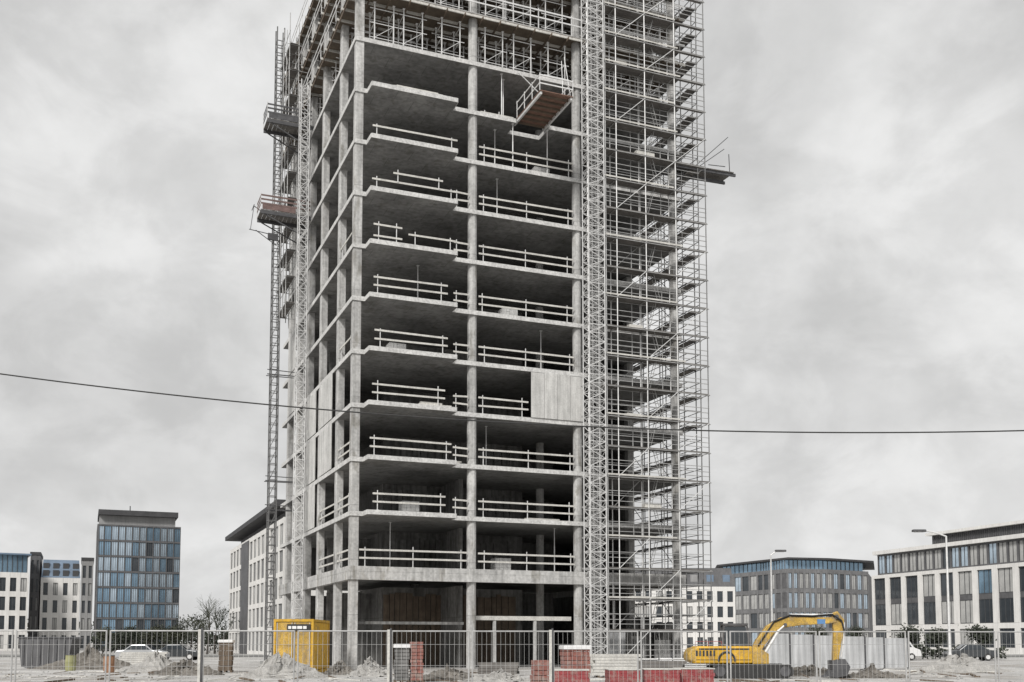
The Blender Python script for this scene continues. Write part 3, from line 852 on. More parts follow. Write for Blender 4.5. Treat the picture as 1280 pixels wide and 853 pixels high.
for a, b, m_, hh, lab, nb_ in ((98.6, 114.5, M['greyrender'], 697, 'narrow dark grey house wedged between mansard house and glass office tower', 2), (34, 47.4, M['darkclad'], 690, 'narrow dark stair block left of the mansard house', 2)):
    A = Vector(gp(a, Y)); l_ = 1
    while proj(Vector((*(A+UD*l_), 5)))[0] < b: l_ += .05
    B = A + UD*l_; hz = top(hh, Y)
    t = empty('apartment_house', (A.x, A.y, 0), 0, lab, 'building')
    facade(t, A, B, [.4 + (hz-1.0)*i/5 for i in range(6)], nb_, m_, [M['glass'], M['glassblind'], M['glass']], pier=.5, sp=1.0, thick=.35)
    block(t, A, B, 12, hz-.6, m_, .36); block(t, off(A,B,-.1,-.1), off(A,B,l_+.1,-.1), 12.3, hz, M['roofdark'], 0, 'roof', hz-.59)
A = Vector(gp(-75, 190)); B = Vector(gp(33, 197)); hz = top(690, 193)
t = empty('apartment_house', (A.x, A.y, 0), 0, 'pale house with blue glazed top storey cut off by the left edge', 'building')
L = (B-A).length
facade(t, A, B, [.4 + (hz-3.6-.4)*i/4 for i in range(5)], 8, M['render'], [M['glass'], M['glass'], M['glassblind']], pier=.7, sp=1.0, thick=.35)
block(t, A, B, 14, hz-3.6, M['render'], .36)
A2, B2 = off(A,B,.3,.8), off(A,B,L-.3,.8)
facade_z = [hz-3.4, hz-.3]
block(t, off(A,B,.3,.8), off(A,B,L-.3,.8), 12, hz-.3, M['glassblue'], .2, 'attic_glazing', hz-3.59)
q = MB()
for i in range(17):
    p = Vector(off(A,B,.3+(L-.6)*i/16,.95)) - A; q.bar((p.x,p.y,hz-3.55),(p.x,p.y,hz-.31),.07)
q.build('mullion', M['frame'], t)
block(t, off(A,B,-.3,.2), off(A,B,L+.3,.2), 13, hz, M['bluepanel'], 0, 'roof', hz-.29)

# building behind the tower on the left: its long facade recedes parallel to the tower flank
Yn = 118
Pn = Vector((gx(352, Yn), Yn)); l_ = 5
while proj(Vector((*(Pn+VDIR*l_), 5)))[0] > 286: l_ += .1
Pf = Pn + VDIR*l_
hz = at(288, 688, Pf.y).z
t = empty('office_block', (Pf.x, Pf.y, 0), 0, 'white gridded office block with dark overhanging roof behind the left hoist mast', 'building')
zs = [.5 + (hz-.5)*i/5 for i in range(6)]
sk = {(i, f) for i in (5,) for f in range(5)}
facade(t, Pf, Pn, zs, 14, M['render'], [M['glass'], M['glass'], M['glassblind']], pier=.75, sp=.6, thick=.4, skip=())
for i in (4, 5):
    a = Vector(off(Pf,Pn,l_*(i)/14+.1,-.06)) - Pf
Lb = l_
q = MB(); 
for a0, a1 in ((l_*4/14-.05, l_*6/14+.05),):
    pa = [Vector(off(Pf,Pn,a0,-.12)), Vector(off(Pf,Pn,a1,-.12)), Vector(off(Pf,Pn,a1,-.02)), Vector(off(Pf,Pn,a0,-.02))]
    q.prism([(p.x-Pf.x, p.y-Pf.y) for p in pa], 0, hz-.3)
q.build('recess_panel', M['darkclad'], t)  # flat dark sheet for the recess between bays, its shade put into the colour
block(t, Pf, Pn, 17, hz, M['render'], .41)
block(t, off(Pf,Pn,3.0,1.2), off(Pf,Pn,l_-.5,1.2), 14, hz+1.3, M['darkclad'], 0, 'penthouse', hz+.01)
block(t, off(Pf,Pn,.8,-.9), off(Pf,Pn,l_+.4,-.9), 17, hz+1.9, M['roofdark'], 0, 'roof', hz+1.31)

# white house behind the scaffold
Y = 175; P0 = Vector(gp(715, Y)); L = 5
while proj(Vector((*(P0+Vector((1,.06))*L), 5)))[0] < 919: L += .1
P1 = P0 + Vector((1,.06))*L; He = top(733, Y); L = (P1-P0).length
t = empty('apartment_house', (P0.x, P0.y, 0), 0, 'white house with dark attic storey seen through the lower scaffold', 'building')
facade(t, P0, P1, [.6 + (He-.6)*i/4 for i in range(5)], 16, M['render'], [M['glass'], M['glass'], M['glassblind'], M['glass']], pier=.75, sp=.75, thick=.4)
block(t, P0, P1, 13, He, M['render'], .41)
mansard(t, off(P0,P1,.1,.1), off(P0,P1,L-.1,.1), 12, He+.01, top(709, Y), M['darkclad'], .9)
for i in range(10):
    p = Vector(off(P0,P1,L*(i+.5)/10-.6,.35)) - P0
    MB().box(0,1.2,0,1.2,0,1.5).build('dormer', M['bluepanel'] if i > 7 else M['greyrender'], t, (p.x,p.y,He+.5), math.atan2((P1-P0).y,(P1-P0).x))

# curved dark office block, right of the scaffold
cps = [gp(900, 236), gp(948, 224), gp(986, 215), gp(1036, 217), gp(1088, 224)]
hz = top(711, 215)
t = empty('office_block', (cps[2][0], cps[2][1], 0), 0, 'grey curved office block with thin flat roof behind the excavator', 'building')
zs = [.5 + (hz-.5)*i/4 for i in range(5)]
for (a, b), nb_ in zip(zip(cps, cps[1:]), (5, 5, 7, 7)):
    facade(t, a, b, zs, nb_, M['midclad'], [M['glassblind'], M['glass'], M['glasslight'], M['glasslight'], M['glassblind']], pier=.5, sp=.85, thick=.35, mull=1)
back = [gp(1088, 245), gp(905, 255)]
inner = [off(a, b, 0, .36) for a, b in zip(cps, cps[1:])] + [off(cps[3], cps[4], (Vector(cps[4])-Vector(cps[3])).length, .36)]
body(t, inner + [gp(1092, 246), gp(896, 256)], 0, hz, M['darkclad'])
att = [off(a, b, 0, 1.0) for a, b in zip(cps, cps[1:])] + [off(cps[3], cps[4], (Vector(cps[4])-Vector(cps[3])).length-.6, 1.0)]
body(t, att + [gp(1084, 240), gp(905, 250)], hz+.01, hz+1.9, M['glassblue'], 'attic_glazing')
q = MB()
for a, b in zip(att, att[1:]):
    for k in range(9):
        x = a[0]+(b[0]-a[0])*k/9 - cps[2][0]; y = a[1]+(b[1]-a[1])*k/9 - cps[2][1]
        q.bar((x, y-.05, hz+.01), (x, y-.05, hz+1.89), .09)
q.build('mullion', M['darkclad'], t)
ov = [off(a, b, 0, -.5) for a, b in zip(cps, cps[1:])] + [off(cps[3], cps[4], (Vector(cps[4])-Vector(cps[3])).length+1.2, -.5)]
body(t, ov + [gp(1096, 247), gp(893, 257)], hz+1.91, hz+2.3, M['roofdark'], 'roof')

# white gridded office block at the right edge
D1, D2 = 127, 160
A = Vector(gp(1092, D2)); B = Vector(gp(1330, D1)); L = (B-A).length
h4 = at(1095, 720, D2).z; h5 = at(1095, 690, D2).z; hp = at(1140, 670, 148).z
t = empty('office_block', (A.x, A.y, 0), 0, 'white gridded office block with dark penthouse at the right edge', 'building')
zs = [.8, 3.9]; 
nb_ = 10
facade(t, A, B, [.9, 4.1], nb_, M['render'], [M['glass'], M['glass'], M['glassblind']], pier=.9, sp=.7, thick=.5, mull=3)
# two storey tall openings with dark spandrel
d = (B-A).normalized(); nrm = Vector((-d.y, d.x)); bw = L/nb_
w = MB(); arz = math.atan2(d.y, d.x)
for i in range(nb_+1):
    a = max(0, i*bw-.45); b = min(L, i*bw+.45); w.box(a, b, -.02, .5, 4.11, h4)
for i in range(nb_): w.box(i*bw+.45, (i+1)*bw-.45, .0, .5, h4-.5, h4)
w.build('wall', M['render'], t, (0,0,0), arz)
pm0 = (4.12 + h4-.5)/2
for i in range(nb_):
    a, b = i*bw+.452, (i+1)*bw-.452
    for z0, z1 in ((4.13, pm0-.35), (pm0+.35, h4-.51)):
        fr = MB(); ww = b-a; hh = z1-z0; tt = .08
        fr.box(0,tt,.2,.3,0,hh); fr.box(ww-tt,ww,.2,.3,0,hh); fr.box(tt,ww-tt,.2,.3,0,tt); fr.box(tt,ww-tt,.2,.3,hh-tt,hh); fr.box(ww*.38,ww*.38+tt,.2,.3,tt,hh-tt); fr.box(ww*.7,ww*.7+tt,.2,.3,tt,hh-tt)
        o = fr.build('window', M['frame'], t, (d.x*a, d.y*a, z0), arz)
        pn = MB(); pn.box(tt+.002,ww-tt-.002,.24,.25,tt+.002,hh-tt-.002)
        pn.build('pane', M['glassblue'] if (i == 6 and z0 > 5) else rnd.choice([M['glass'], M['glassblind'], M['glass']]), o)
    MB().box(a, b, .22, .4, pm0-.345, pm0+.345).build('spandrel', M['darkclad'], t, (0,0,0), arz)
block(t, A, B, 16, h4, M['render'], .51)
A2, B2 = off(A,B,.7,.6), off(A,B,L-.3,.6)
lt = (Vector(B2)-Vector(A2)).length
tt_ = t
# set-back strip of windows
def strip(parent, A2, B2, z0, z1, nb):
    dd = (Vector(B2)-Vector(A2)).normalized(); rz = math.atan2(dd.y, dd.x); LL = (Vector(B2)-Vector(A2)).length
    o0 = Vector(A2)-A; bw = LL/nb
    w = MB(); w.box(0, LL, 0, .3, z0, z0+.25); w.box(0, LL, 0, .3, z1-.25, z1)
    for i in range(nb+1): w.box(max(0,i*bw-.16), min(LL,i*bw+.16), .02, .28, z0+.252, z1-.252)
    w.build('wall', M['darkclad'], parent, (o0.x,o0.y,0), rz)
    for i in range(nb):
        a, b = i*bw+.162, (i+1)*bw-.162; hh = z1-z0-.51; ww = b-a
        fr = MB(); fr.box(0,.07,.1,.2,0,hh); fr.box(ww-.07,ww,.1,.2,0,hh); fr.box(ww/2-.04,ww/2+.04,.1,.2,0,hh)
        o = fr.build('window', M['frame'], parent, (o0.x+dd.x*a, o0.y+dd.y*a, z0+.255), rz)
        MB().box(.072, ww-.072, .14, .15, 0, hh).build('pane', rnd.choice([M['glass'], M['glassblind'], M['glasslight'], M['glassblind']]), o)
strip(t, A2, B2, h4+.01, h5-.55, 20)
block(t, A2, B2, 14, h5-.55, M['render'], .32, 'wall', h4+.01)
block(t, off(A,B,.2,.1), off(A,B,L+.2,.1), 15.5, h5, M['render'], 0, 'parapet', h5-.54)
block(t, off(A,B,L*.32,1.8), off(A,B,L*.99,1.8), 13, hp+.2, M['darkclad'], 0, 'penthouse', h5+.01)
block(t, off(A,B,L*.30,1.2), off(A,B,L*1.0,1.2), 13.5, hp+.6, M['render'], 0, 'roof', hp+.21)
q = MB()
for k in range(60):
    p = Vector(off(A,B,L*(.325+.66*k/60),1.72)) - A
    q.bar((p.x,p.y,h5+.05),(p.x,p.y,hp+.18),.05)
q.build('cladding_rib', M['roofdark'], t)

# ------------------------------------------------------------------ trees
def tree(px, Y, h, label, group, leafy=.6, spread=.42, name='bare_tree'):
    seed = rnd.randint(0, 99999); r_ = random.Random(seed)
    t = empty(name, (gx(px, Y), Y, 0), 0, label, 'tree', group)
    tr = MB(); tw = MB(); tips = []
    def grow(p, d, l, r, lvl):
        q = p + d*l; (tr if lvl < 2 else tw).bar(p, q, r, 5 if lvl < 2 else 3, r*.62)
        if lvl >= 5: tips.append(q); return
        for k in range(3 if lvl < 3 else 2):
            a = Vector((r_.gauss(0,1), r_.gauss(0,1), r_.gauss(.15,.7))).normalized()
            nd = (d + a*(spread+.12*lvl)).normalized(); nd.z = nd.z*.9 + .12
            grow(q if k else p + d*l*r_.uniform(.6,.95), nd, l*r_.uniform(.62,.85), r*.58, lvl+1)
        tips.append(q)
    grow(Vector((0,0,0)), Vector((r_.uniform(-.05,.05),r_.uniform(-.05,.05),1)), h*.26, h*.02, 0)
    for a in tips:
        if r_.random() < leafy:
            for k in range(7):
                c = a + Vector((r_.gauss(0,.28),r_.gauss(0,.28),r_.gauss(0,.25)))
                n1 = Vector((r_.gauss(0,1),r_.gauss(0,1),r_.gauss(0,1))).normalized()*.13; n2 = n1.orthogonal().normalized()*.09
                tw.add([c-n1, c+n2, c+n1, c-n2], [(0,1,2,3)])
    tr.build('trunk', M['bark'], t); tw.build('crown', M['leafdark'] if r_.random() < .5 else M['leaf'], t)
for px, Y, h, lf in ((229, 152, 6.0, .12), (238, 146, 6.6, .08), (247, 148, 7.0, .1), (259, 140, 9.2, .0), (268, 146, 8.2, .04), (278, 150, 7.0, .1), (253, 160, 6.2, .15)):
    tree(px, Y, h, 'thin ragged tree among those between glass office tower and gridded block', 'ragged trees left of the tower', lf)
for px in (128, 147, 166, 186, 205, 219):
    tree(px, 150 + rnd.uniform(-3, 4), rnd.uniform(3.6, 4.6), 'low dark bushy tree in the row at the foot of the glass office tower', 'low trees before the glass office tower', .9, .55, 'bushy_tree')
for px, Y, h in ((1018, 150, 4.4), (1066, 146, 4.2), (1140, 104, 3.4), (1175, 102, 3.2), (1225, 98, 3.3)):
    tree(px, Y, h, 'small dark bushy tree in front of the office blocks on the right', 'small trees on the right', .85, .55, 'bushy_tree')

def hedge(xa, xb, Y, h, dep, label):
    A = gx(xa, Y); B = gx(xb, Y); t = empty('hedge', (A, Y, 0), 0, label, 'hedge')
    q = MB(); r_ = random.Random(int(xa))
    for k in range(int((B-A)*95)):
        x = r_.uniform(0, B-A); zt = h*(.78+.16*math.sin(x*1.3)+.1*math.sin(x*3.1+1))
        c = Vector((x, r_.uniform(0, dep), zt*math.sqrt(r_.random())))
        n1 = Vector((r_.gauss(0,1),r_.gauss(0,1),r_.gauss(0,1))).normalized()*.2; n2 = n1.orthogonal().normalized()*.13
        q.add([c-n1, c+n2, c+n1, c-n2], [(0,1,2,3)])
    q.build('foliage', M['leafdark'], t)
    q = MB()
    for k in range(int((B-A)/1.2)):
        x = .6+k*1.2; q.bar((x,dep/2,0),(x+.2,dep/2,h*.6),.05,4)
    q.build('stem', M['bark'], t)
hedge(112, 232, 158, 2.6, 1.6, 'ragged dark hedge along the foot of the glass office tower')
hedge(226, 300, 163, 3.6, 2.0, 'ragged dark hedge below the thin trees beside the gridded block')
hedge(1070, 1260, 101, 1.4, 1.2, 'low dark hedge along the foot of the white office block on the right')
q = MB()
for k in range(9000):
    px = rnd.uniform(-150, 1430); Yk = rnd.uniform(400, 430); x = gx(px, Yk)
    zt = 7 + 2.5*math.sin(x*.06) + 1.6*math.sin(x*.19+1) + 1.2*math.sin(x*.47+2)
    c = Vector((x, Yk, max(.2, zt*math.sqrt(rnd.random()))))
    n1 = Vector((rnd.gauss(0,1),rnd.gauss(0,1),rnd.gauss(0,1))).normalized()*rnd.uniform(.5,.9); n2 = n1.orthogonal().normalized()*.55
    q.add([c-n1, c+n2, c+n1, c-n2], [(0,1,2,3)])
tag(q.build('far_woods', M['leafdark']), kind='stuff')

# ------------------------------------------------------------------ street lamps
def lamp(px, Y, ytop, dirx, label):
    t = empty('street_lamp', (gx(px, Y), Y, 0), 0, label, 'street lamp'); h = top(ytop, Y)
    MB().bar((0,0,0),(0,0,h-.35),.10,8,.06).build('pole', M['galv'], t)
    q = MB(); a = Vector((0,0,h-.36)); 
    for k in range(1, 6):
        b = Vector((dirx*1.5*k/5, 0, h-.36 + .36*math.sin(k/5*math.pi/2))); q.bar(a, b, .05, 6); a = b
    q.build('arm', M['galv'], t)
    q = MB(); q.bbox(dirx*1.5-.45+dirx*.3, dirx*1.5+.45+dirx*.3, -.16, .16, h-.06, h+.1, .04); o = q.build('lamp_head', M['darksteel'], t)
    MB().box(dirx*1.8-.3, dirx*1.8+.3, -.11, .11, h-.085, h-.062).build('lens', M['lampglass'], o)
    MB().bar((0,0,0),(0,0,.9),.13,8).build('base', M['galv'], t)
lamp(966, 86, 689, .45, 'street lamp in front of the grey curved office block')
lamp(1188, 70, 664, -1, 'street lamp in front of the white gridded office block')

# ------------------------------------------------------------------ parked vehicles
def car(px, Y, rz, m, label, van=False):
    t = empty('van' if van else 'parked_car', (gx(px, Y), Y, 0), rz, label, 'van' if van else 'car')
    L_, H_, Wd = (2.6, 2.0, .95) if van else (2.15, 1.45, .86)
    q = MB()
    if van: prof = [(-L_,.35),(-L_,1.9),(-L_+.1,H_),(1.3,H_),(1.95,1.15),(L_-.1,.95),(L_,.6),(L_,.35)]
    else: prof = [(-L_,.32),(-L_,.75),(-L_+.15,.92),(-1.35,.98),(-.75,H_-.03),(.45,H_),(1.05,.97),(L_-.2,.84),(L_,.62),(L_,.32)]
    q.slabxz(prof, -Wd, Wd); b = q.build('body', m, t)
    md = b.modifiers.new('bevel', 'BEVEL'); md.width = .07; md.segments = 2; md.limit_method = 'ANGLE'
    for s_ in (-1, 1):
        gl_ = MB()
        pr = [(.5,1.2),(.55,1.75),(1.25,1.75),(1.7,1.2)] if van else [(-1.2,1.0),(-.72,1.36),(.40,1.38),(.88,1.0)]
        gl_.slabxz(pr, s_*(Wd+.004), s_*(Wd+.012)); gl_.build('side_window', M['glass'], t)
    q = MB(); 
    if van: q.add([(1.34,-.8,1.93),(1.34,.8,1.93),(1.94,.8,1.2),(1.94,-.8,1.2)], [(0,1,2,3)])
    else: q.add([(.47,-.74,1.45),(.47,.74,1.45),(1.05,.76,1.0),(1.05,-.76,1.0)], [(0,1,2,3)])
    for i, v_ in enumerate(q.v): q.v[i] = (v_[0]+.035, v_[1], v_[2]+.03)
    q.build('windscreen', M['glass'], t)
    for x in (-L_*.62, L_*.63):
        for s_ in (-1, 1):
            w = MB(); w.bar((x, s_*(Wd-.2), .33), (x, s_*(Wd+.015), .33), .33, 18); o = w.build('wheel', M['black'], t)
            w = MB(); w.bar((x, s_*(Wd+.01), .33), (x, s_*(Wd+.03), .33), .19, 12); w.build('rim', M['galv'], o)
    for s_ in (-1, 1):
        MB().box(L_-.03, L_+.012, s_*Wd*.7-.16, s_*Wd*.7+.16, .62, .74).build('headlight', M['lampglass'], t)
car(178, 92, .05, M['carpaint0'], 'pale silver parked car behind the fence below the glass office tower')
car(222, 97, .0, M['carpaint1'], 'dark parked car behind the fence below the ragged trees')
car(62, 95, 3.1, M['carpaint2'], 'white parked car behind the fence below the mansard house')
car(1112, 96, .1, M['carpaint2'], 'white van parked left of the right hand street lamp', True)
car(1212, 94, 3.0, M['carpaint1'], 'dark parked car right of the right hand street lamp')

# ------------------------------------------------------------------ yellow site container
cl = Vector(gp(341, 56))
t = empty('site_container', (cl.x, cl.y, 0), 0, 'yellow steel site container with black name plate, left of the tower foot', 'container')
Wc = gx(391, 56) - gx(341, 56); Dc = 5.0; Hc = top(774, 56)
def ribbed(L_, z0_, z1_, dep=.045, n_=22):
    pts = []
    for k in range(n_*2): pts.append((L_*k/(n_*2-1), .0 if k % 4 in (0,1) else dep))
    return MB().prism(pts + [(L_, .2), (0, .2)], z0_, z1_)
MB().box(.08, Wc-.25, .25, Dc-.02, .2, Hc-.1).build('body', M['yellow'], t)
ribbed(Dc-.26, .2, Hc-.16).build('side_wall', M['yellow'], t, (Wc-.02, .13, 0), math.pi/2)
for k in range(2):
    x0 = .12 + k*(Wc-.24)/2; x1 = x0 + (Wc-.24)/2 - .012
    q = MB(); q.box(x0, x1, .05, .12, .2, Hc-.16); q.box(x0+.1, x1-.1, .035, .049, .35, Hc*.48); q.box(x0+.1, x1-.1, .035, .049, Hc*.52, Hc-.32)
    o = q.build('door', M['yellowdirt'], t)
    for x in (x0+.07, x1-.07):
        q = MB(); q.bar((x, .012, .22), (x, .012, Hc-.2), .02, 6); q.build('lock_bar', M['galv'], o)
q = MB()
for y in (0, Dc-.12): 
    q.box(0, Wc, y, y+.12, Hc-.14, Hc); q.box(0, Wc, y, y+.12, 0, .17)
    for x in (0, Wc-.12): q.box(x+.001, x+.119, y+.001, y+.119, .172, Hc-.142)
for x in (0, Wc-.12):
    q.box(x+.002, x+.118, .122, Dc-.122, Hc-.138, Hc-.002); q.box(x+.002, x+.118, .122, Dc-.122, .002, .168)
q.box(.122, Wc-.122, .122, Dc-.122, Hc-.09, Hc-.03)
q.build('frame', M['yellow'], t)
pz = at(373, 784, 56).z
q = MB(); q.box(Wc*.34, Wc*.93, -.03, .0, pz-.2, pz+.15); o = q.build('name_plate', M['black'], t)
q = MB(); x = Wc*.37
for wv in (.16,.0,.22,.0,.26,.0,.18):
    if wv: q.box(x, x+wv, -.038, -.031, pz-.1, pz+.05)
    x += wv if wv else .05
q.build('lettering', M['white'], o)

# ------------------------------------------------------------------ excavator (faces right)
ex = Vector(gp(862, 49)); sc = 49/F
t = empty('excavator', (ex.x, ex.y, 0), -.06, 'yellow excavator with folded boom standing right of the scaffold', 'excavator')
def X(px): return (px-862)*sc
def Z(py): return top(py, 49)
for y0 in (-.15, 1.75):
    q = MB(); a, b = X(888), X(990); pts = [(a+.3,.02),(b-.3,.02),(b-.05,.2),(b,.38),(b-.2,.62),(a+.2,.62),(a,.38),(a+.05,.2)]
    q.slabxz(pts, y0, y0+.5); o = q.build('track', M['black'], t)
    q = MB(); k = a+.3
    while k < b-.25: q.box(k, k+.1, y0-.02, y0+.52, -.0, .03); q.box(k, k+.1, y0-.02, y0+.52, .615, .65); k += .2
    q.build('track_pad', M['darksteel'], o)
    q = MB()
    for x in (a+.42, b-.42): q.bar((x, y0-.03, .33), (x, y0+.0, .33), .24, 14)
    q.build('sprocket', M['darksteel'], o)
MB().box(X(915), X(960), .4, 1.7, .4, .66).build('undercarriage', M['darksteel'], t)
z0, z1 = .68, Z(808)
q = MB(); q.slabxz([(X(862)+.02,z0+.1),(X(868),z0),(X(940),z0),(X(940),z1),(X(872),z1),(X(862),z1-.25)], 0, 2.1)
b = q.build('engine_housing', M['yellow'], t); md = b.modifiers.new('bevel','BEVEL'); md.width=.08; md.segments=3; md.limit_method='ANGLE'
q = MB(); 
for k in range(6): q.box(X(870)+k*.16, X(870)+k*.16+.09, -.015, -.002, z0+.35, z1-.2)
q.build('vent_grille', M['black'], b)
q = MB()
for x in (X(893), X(914), X(929)): q.box(x, x+.02, -.006, -.001, z0+.08, z1-.12)
q.box(X(866), X(938), -.006, -.0012, z0+.16, z0+.19)
q.build('panel_seam', M['black'], b)
ar = MB(); pa = [(X(900)+.75*math.cos(a_/10*math.pi)*.5+.3, z0+.12+.42*math.sin(a_/10*math.pi)) for a_ in range(11)]
for p_, q_ in zip(pa, pa[1:]): ar.bar((p_[0],-.02,p_[1]),(q_[0],-.02,q_[1]),.05,6)
ar.build('hose_guard', M['black'], b)
q = MB(); q.slabxz([(X(940)+.004,z0),(X(960),z0),(X(960),z0+.45),(X(948),z1-.05),(X(940)+.004,z1-.05)], .05, 2.0)
b = q.build('front_deck', M['yellowdirt'], t)
MB().bar((X(884),.5,z1-.02),(X(884),.5,z1+.32),.06,8).build('exhaust', M['darksteel'], t)
q = MB()
for k in range(3): q.bar((X(870)+k*.6,.08,z1),(X(870)+k*.6,.08,z1+.22),.018)
q.bar((X(870),.08,z1+.22),(X(870)+1.2,.08,z1+.22),.018); q.build('handrail', M['red'], t)
# cab on the far side
cx0, cx1, cz1 = X(908), X(938), Z(779)
q = MB()
cp = [(cx0,z1+.01),(cx1+.12,z1+.01),(cx1+.02,cz1-.1),(cx0+.05,cz1-.1)]
for y in (1.15, 2.05):
    for p_, q_ in zip(cp, cp[1:]+cp[:1]): q.bar((p_[0],y,p_[1]),(q_[0],y,q_[1]),.05)
q.box(cx0, cx1+.06, 1.1, 2.1, cz1-.09, cz1); cab = q.build('cab', M['darksteel'], t)
q = MB(); q.slabxz([(cx0+.06,z1+.06),(cx1+.04,z1+.06),(cx1-.04,cz1-.15),(cx0+.1,cz1-.15)], 1.16, 2.04); q.build('glazing', M['glass'], cab)
# boom, stick, bucket
def limb(pts, w, y0, y1, name, m):
    q = MB(); up = []; dn = []
    for i, (x, z, ww) in enumerate(pts):
        j0, j1 = max(0,i-1), min(len(pts)-1,i+1)
        d_ = Vector((pts[j1][0]-pts[j0][0], 0, pts[j1][1]-pts[j0][1])).normalized(); n_ = Vector((-d_.z, 0, d_.x))
        up.append((x+n_.x*ww/2, z+n_.z*ww/2)); dn.append((x-n_.x*ww/2, z-n_.z*ww/2))
    k = len(up)
    vs = [(x,y0,z) for x,z in up+dn] + [(x,y1,z) for x,z in up+dn]; fs = []
    for i in range(k-1):
        fs += [(i,i+1,k+i+1,k+i), (2*k+i,3*k+i,3*k+i+1,2*k+i+1), (i,2*k+i,2*k+i+1,i+1), (k+i,k+i+1,3*k+i+1,3*k+i)]
    fs += [(0,k,3*k,2*k), (k-1,3*k-1,4*k-1,2*k-1)]
    o = q.add(vs, fs).build(name, m, t); md = o.modifiers.new('bevel','BEVEL'); md.width=.03; md.segments=2; md.limit_method='ANGLE'
    return o
bm_ = limb([(X(946),z0+.5,.4),(X(953),Z(804),.46),(X(966),Z(787),.48),(X(982),Z(778),.50),(X(1006),Z(776),.40),(X(1030),Z(776),.32),(X(1048),Z(775),.26)], 0, .72, 1.12, 'boom', M['yellowdirt'])
q = MB()
for y in (.66, 1.18): q.bar((X(956),y,z0+.35),(X(976),y,Z(788)),.07,8); q.bar((X(976),y,Z(788)),(X(984),y,Z(781)),.045,8)
q.build('boom_cylinder', M['galv'], bm_)
q = MB(); q.bar((X(992),.92,Z(769)),(X(1026),.92,Z(769)),.075,8); q.bar((X(1026),.92,Z(769)),(X(1048),.92,Z(767)),.04,8); q.build('stick_cylinder', M['galv'], bm_)
q = MB(); q.box(X(1024), X(1034), .70, .716, Z(780), Z(774)); q.build('badge', M['blue'], bm_)
sk_ = limb([(X(1047),Z(765),.22),(X(1051),Z(775),.52),(X(1050),Z(795),.42),(X(1047),Z(818),.3),(X(1046),Z(828),.24)], 0, .76, 1.08, 'stick', M['yellowdirt'])
q = MB(); q.bar((X(1058),.92,Z(778)),(X(1057),.92,Z(806)),.065,8); q.bar((X(1057),.92,Z(806)),(X(1054),.92,Z(822)),.04,8); q.build('bucket_cylinder', M['galv'], sk_)
q = MB()
bp_ = [(X(1040),Z(826)),(X(1056),Z(824)),(X(1062),Z(834)),(X(1058),Z(845)),(X(1044),Z(849)),(X(1034),Z(845)),(X(1040),Z(838))]
q.slabxz([(x, max(z,.03)) for x, z in bp_][::-1], .45, 1.4); bk = q.build('bucket', M['darksteel'], t)
q = MB()
for k in range(5): q.bar((X(1036),.5+k*.2,.13),(X(1029),.5+k*.2,.05),.05,4,.02)
q.build('tooth', M['darksteel'], bk)

q = MB()
for x, z, y0, y1, r_ in ((X(946),z0+.5,.6,1.24,.13),(X(1048),Z(771),.66,1.18,.10),(X(1047),Z(827),.66,1.18,.09),(X(984),Z(781),.6,1.24,.08),(X(956),z0+.35,.56,1.28,.08)): q.bar((x,y0,z),(x,y1,z),r_,12)
q.build('pin', M['darksteel'], t)
q = MB()
for dy, dz in ((.70,.0),(.64,.05),(1.15,.03)):
    pl = [(X(950),z1),(X(958),Z(796)),(X(970),Z(778)),(X(990),Z(770)),(X(1018),Z(771)),(X(1042),Z(769)),(X(1054),Z(777)),(X(1057),Z(790))]
    for p_, q_ in zip(pl, pl[1:]): q.bar((p_[0],dy,p_[1]+dz),(q_[0],dy,q_[1]+dz),.028,5)
q.build('hydraulic_hose', M['black'], bm_)
q = MB(); q.slabxz([(X(862)-.06,z0+.12),(X(871),z0+.02),(X(871),z1-.06),(X(864),z1-.1),(X(862)-.06,z1-.35)], -.03, 2.13); cw = q.build('counterweight', M['yellowdirt'], t)
md = cw.modifiers.new('bevel','BEVEL'); md.width=.1; md.segments=3; md.limit_method='ANGLE'
q = MB(); q.box(X(874), X(936), -.008, -.0015, z1-.17, z1-.10); q.build('side_stripe', M['black'], t)
# ------------------------------------------------------------------ hoarding behind the excavator
hd = 60; xs = [955, 988, 1018, 1048, 1082, 1106, 1136]
for i, (a, b) in enumerate(zip(xs, xs[1:])):
    A = Vector(gp(a, hd+i*.8)); B = Vector(gp(b, hd+.8*(i+1))); d_ = B-A
    lab = ('pale hoarding panel behind the excavator boom root, leftmost of the row', 'pale hoarding panel behind the excavator boom, second of the row from the left', 'pale hoarding panel behind the middle of the excavator boom', 'pale hoarding panel directly behind the excavator stick', 'pale hoarding panel just right of the excavator stick', 'pale hoarding panel at the right end of the row')[i]
    t = empty('hoarding_panel', (A.x, A.y, 0), math.atan2(d_.y, d_.x), lab, 'hoarding', 'hoarding panels behind the excavator')
    l_ = d_.length; hh = 2.15 - .05*i
    q = MB(); k = 0; n_ = int(l_/.11); pts = []
    for k in range(n_): pts.append((.06+(l_-.12)*k/(n_-1), .0 if k % 4 in (0,1) else .03))
    q.prism(pts + [(l_-.06,.05),(.06,.05)], .12, hh); q.build('sheet', M['hoard'], t)
    q = MB(); q.box(0,.055,-.02,.08,.06,hh+.05); q.box(l_-.055,l_-.004,-.02,.08,.06,hh+.05); q.build('frame', M['darksteel'], t)
    MB().box(-.1,.5,-.3,.35,0,.055).build('foot', M['stone'], t)

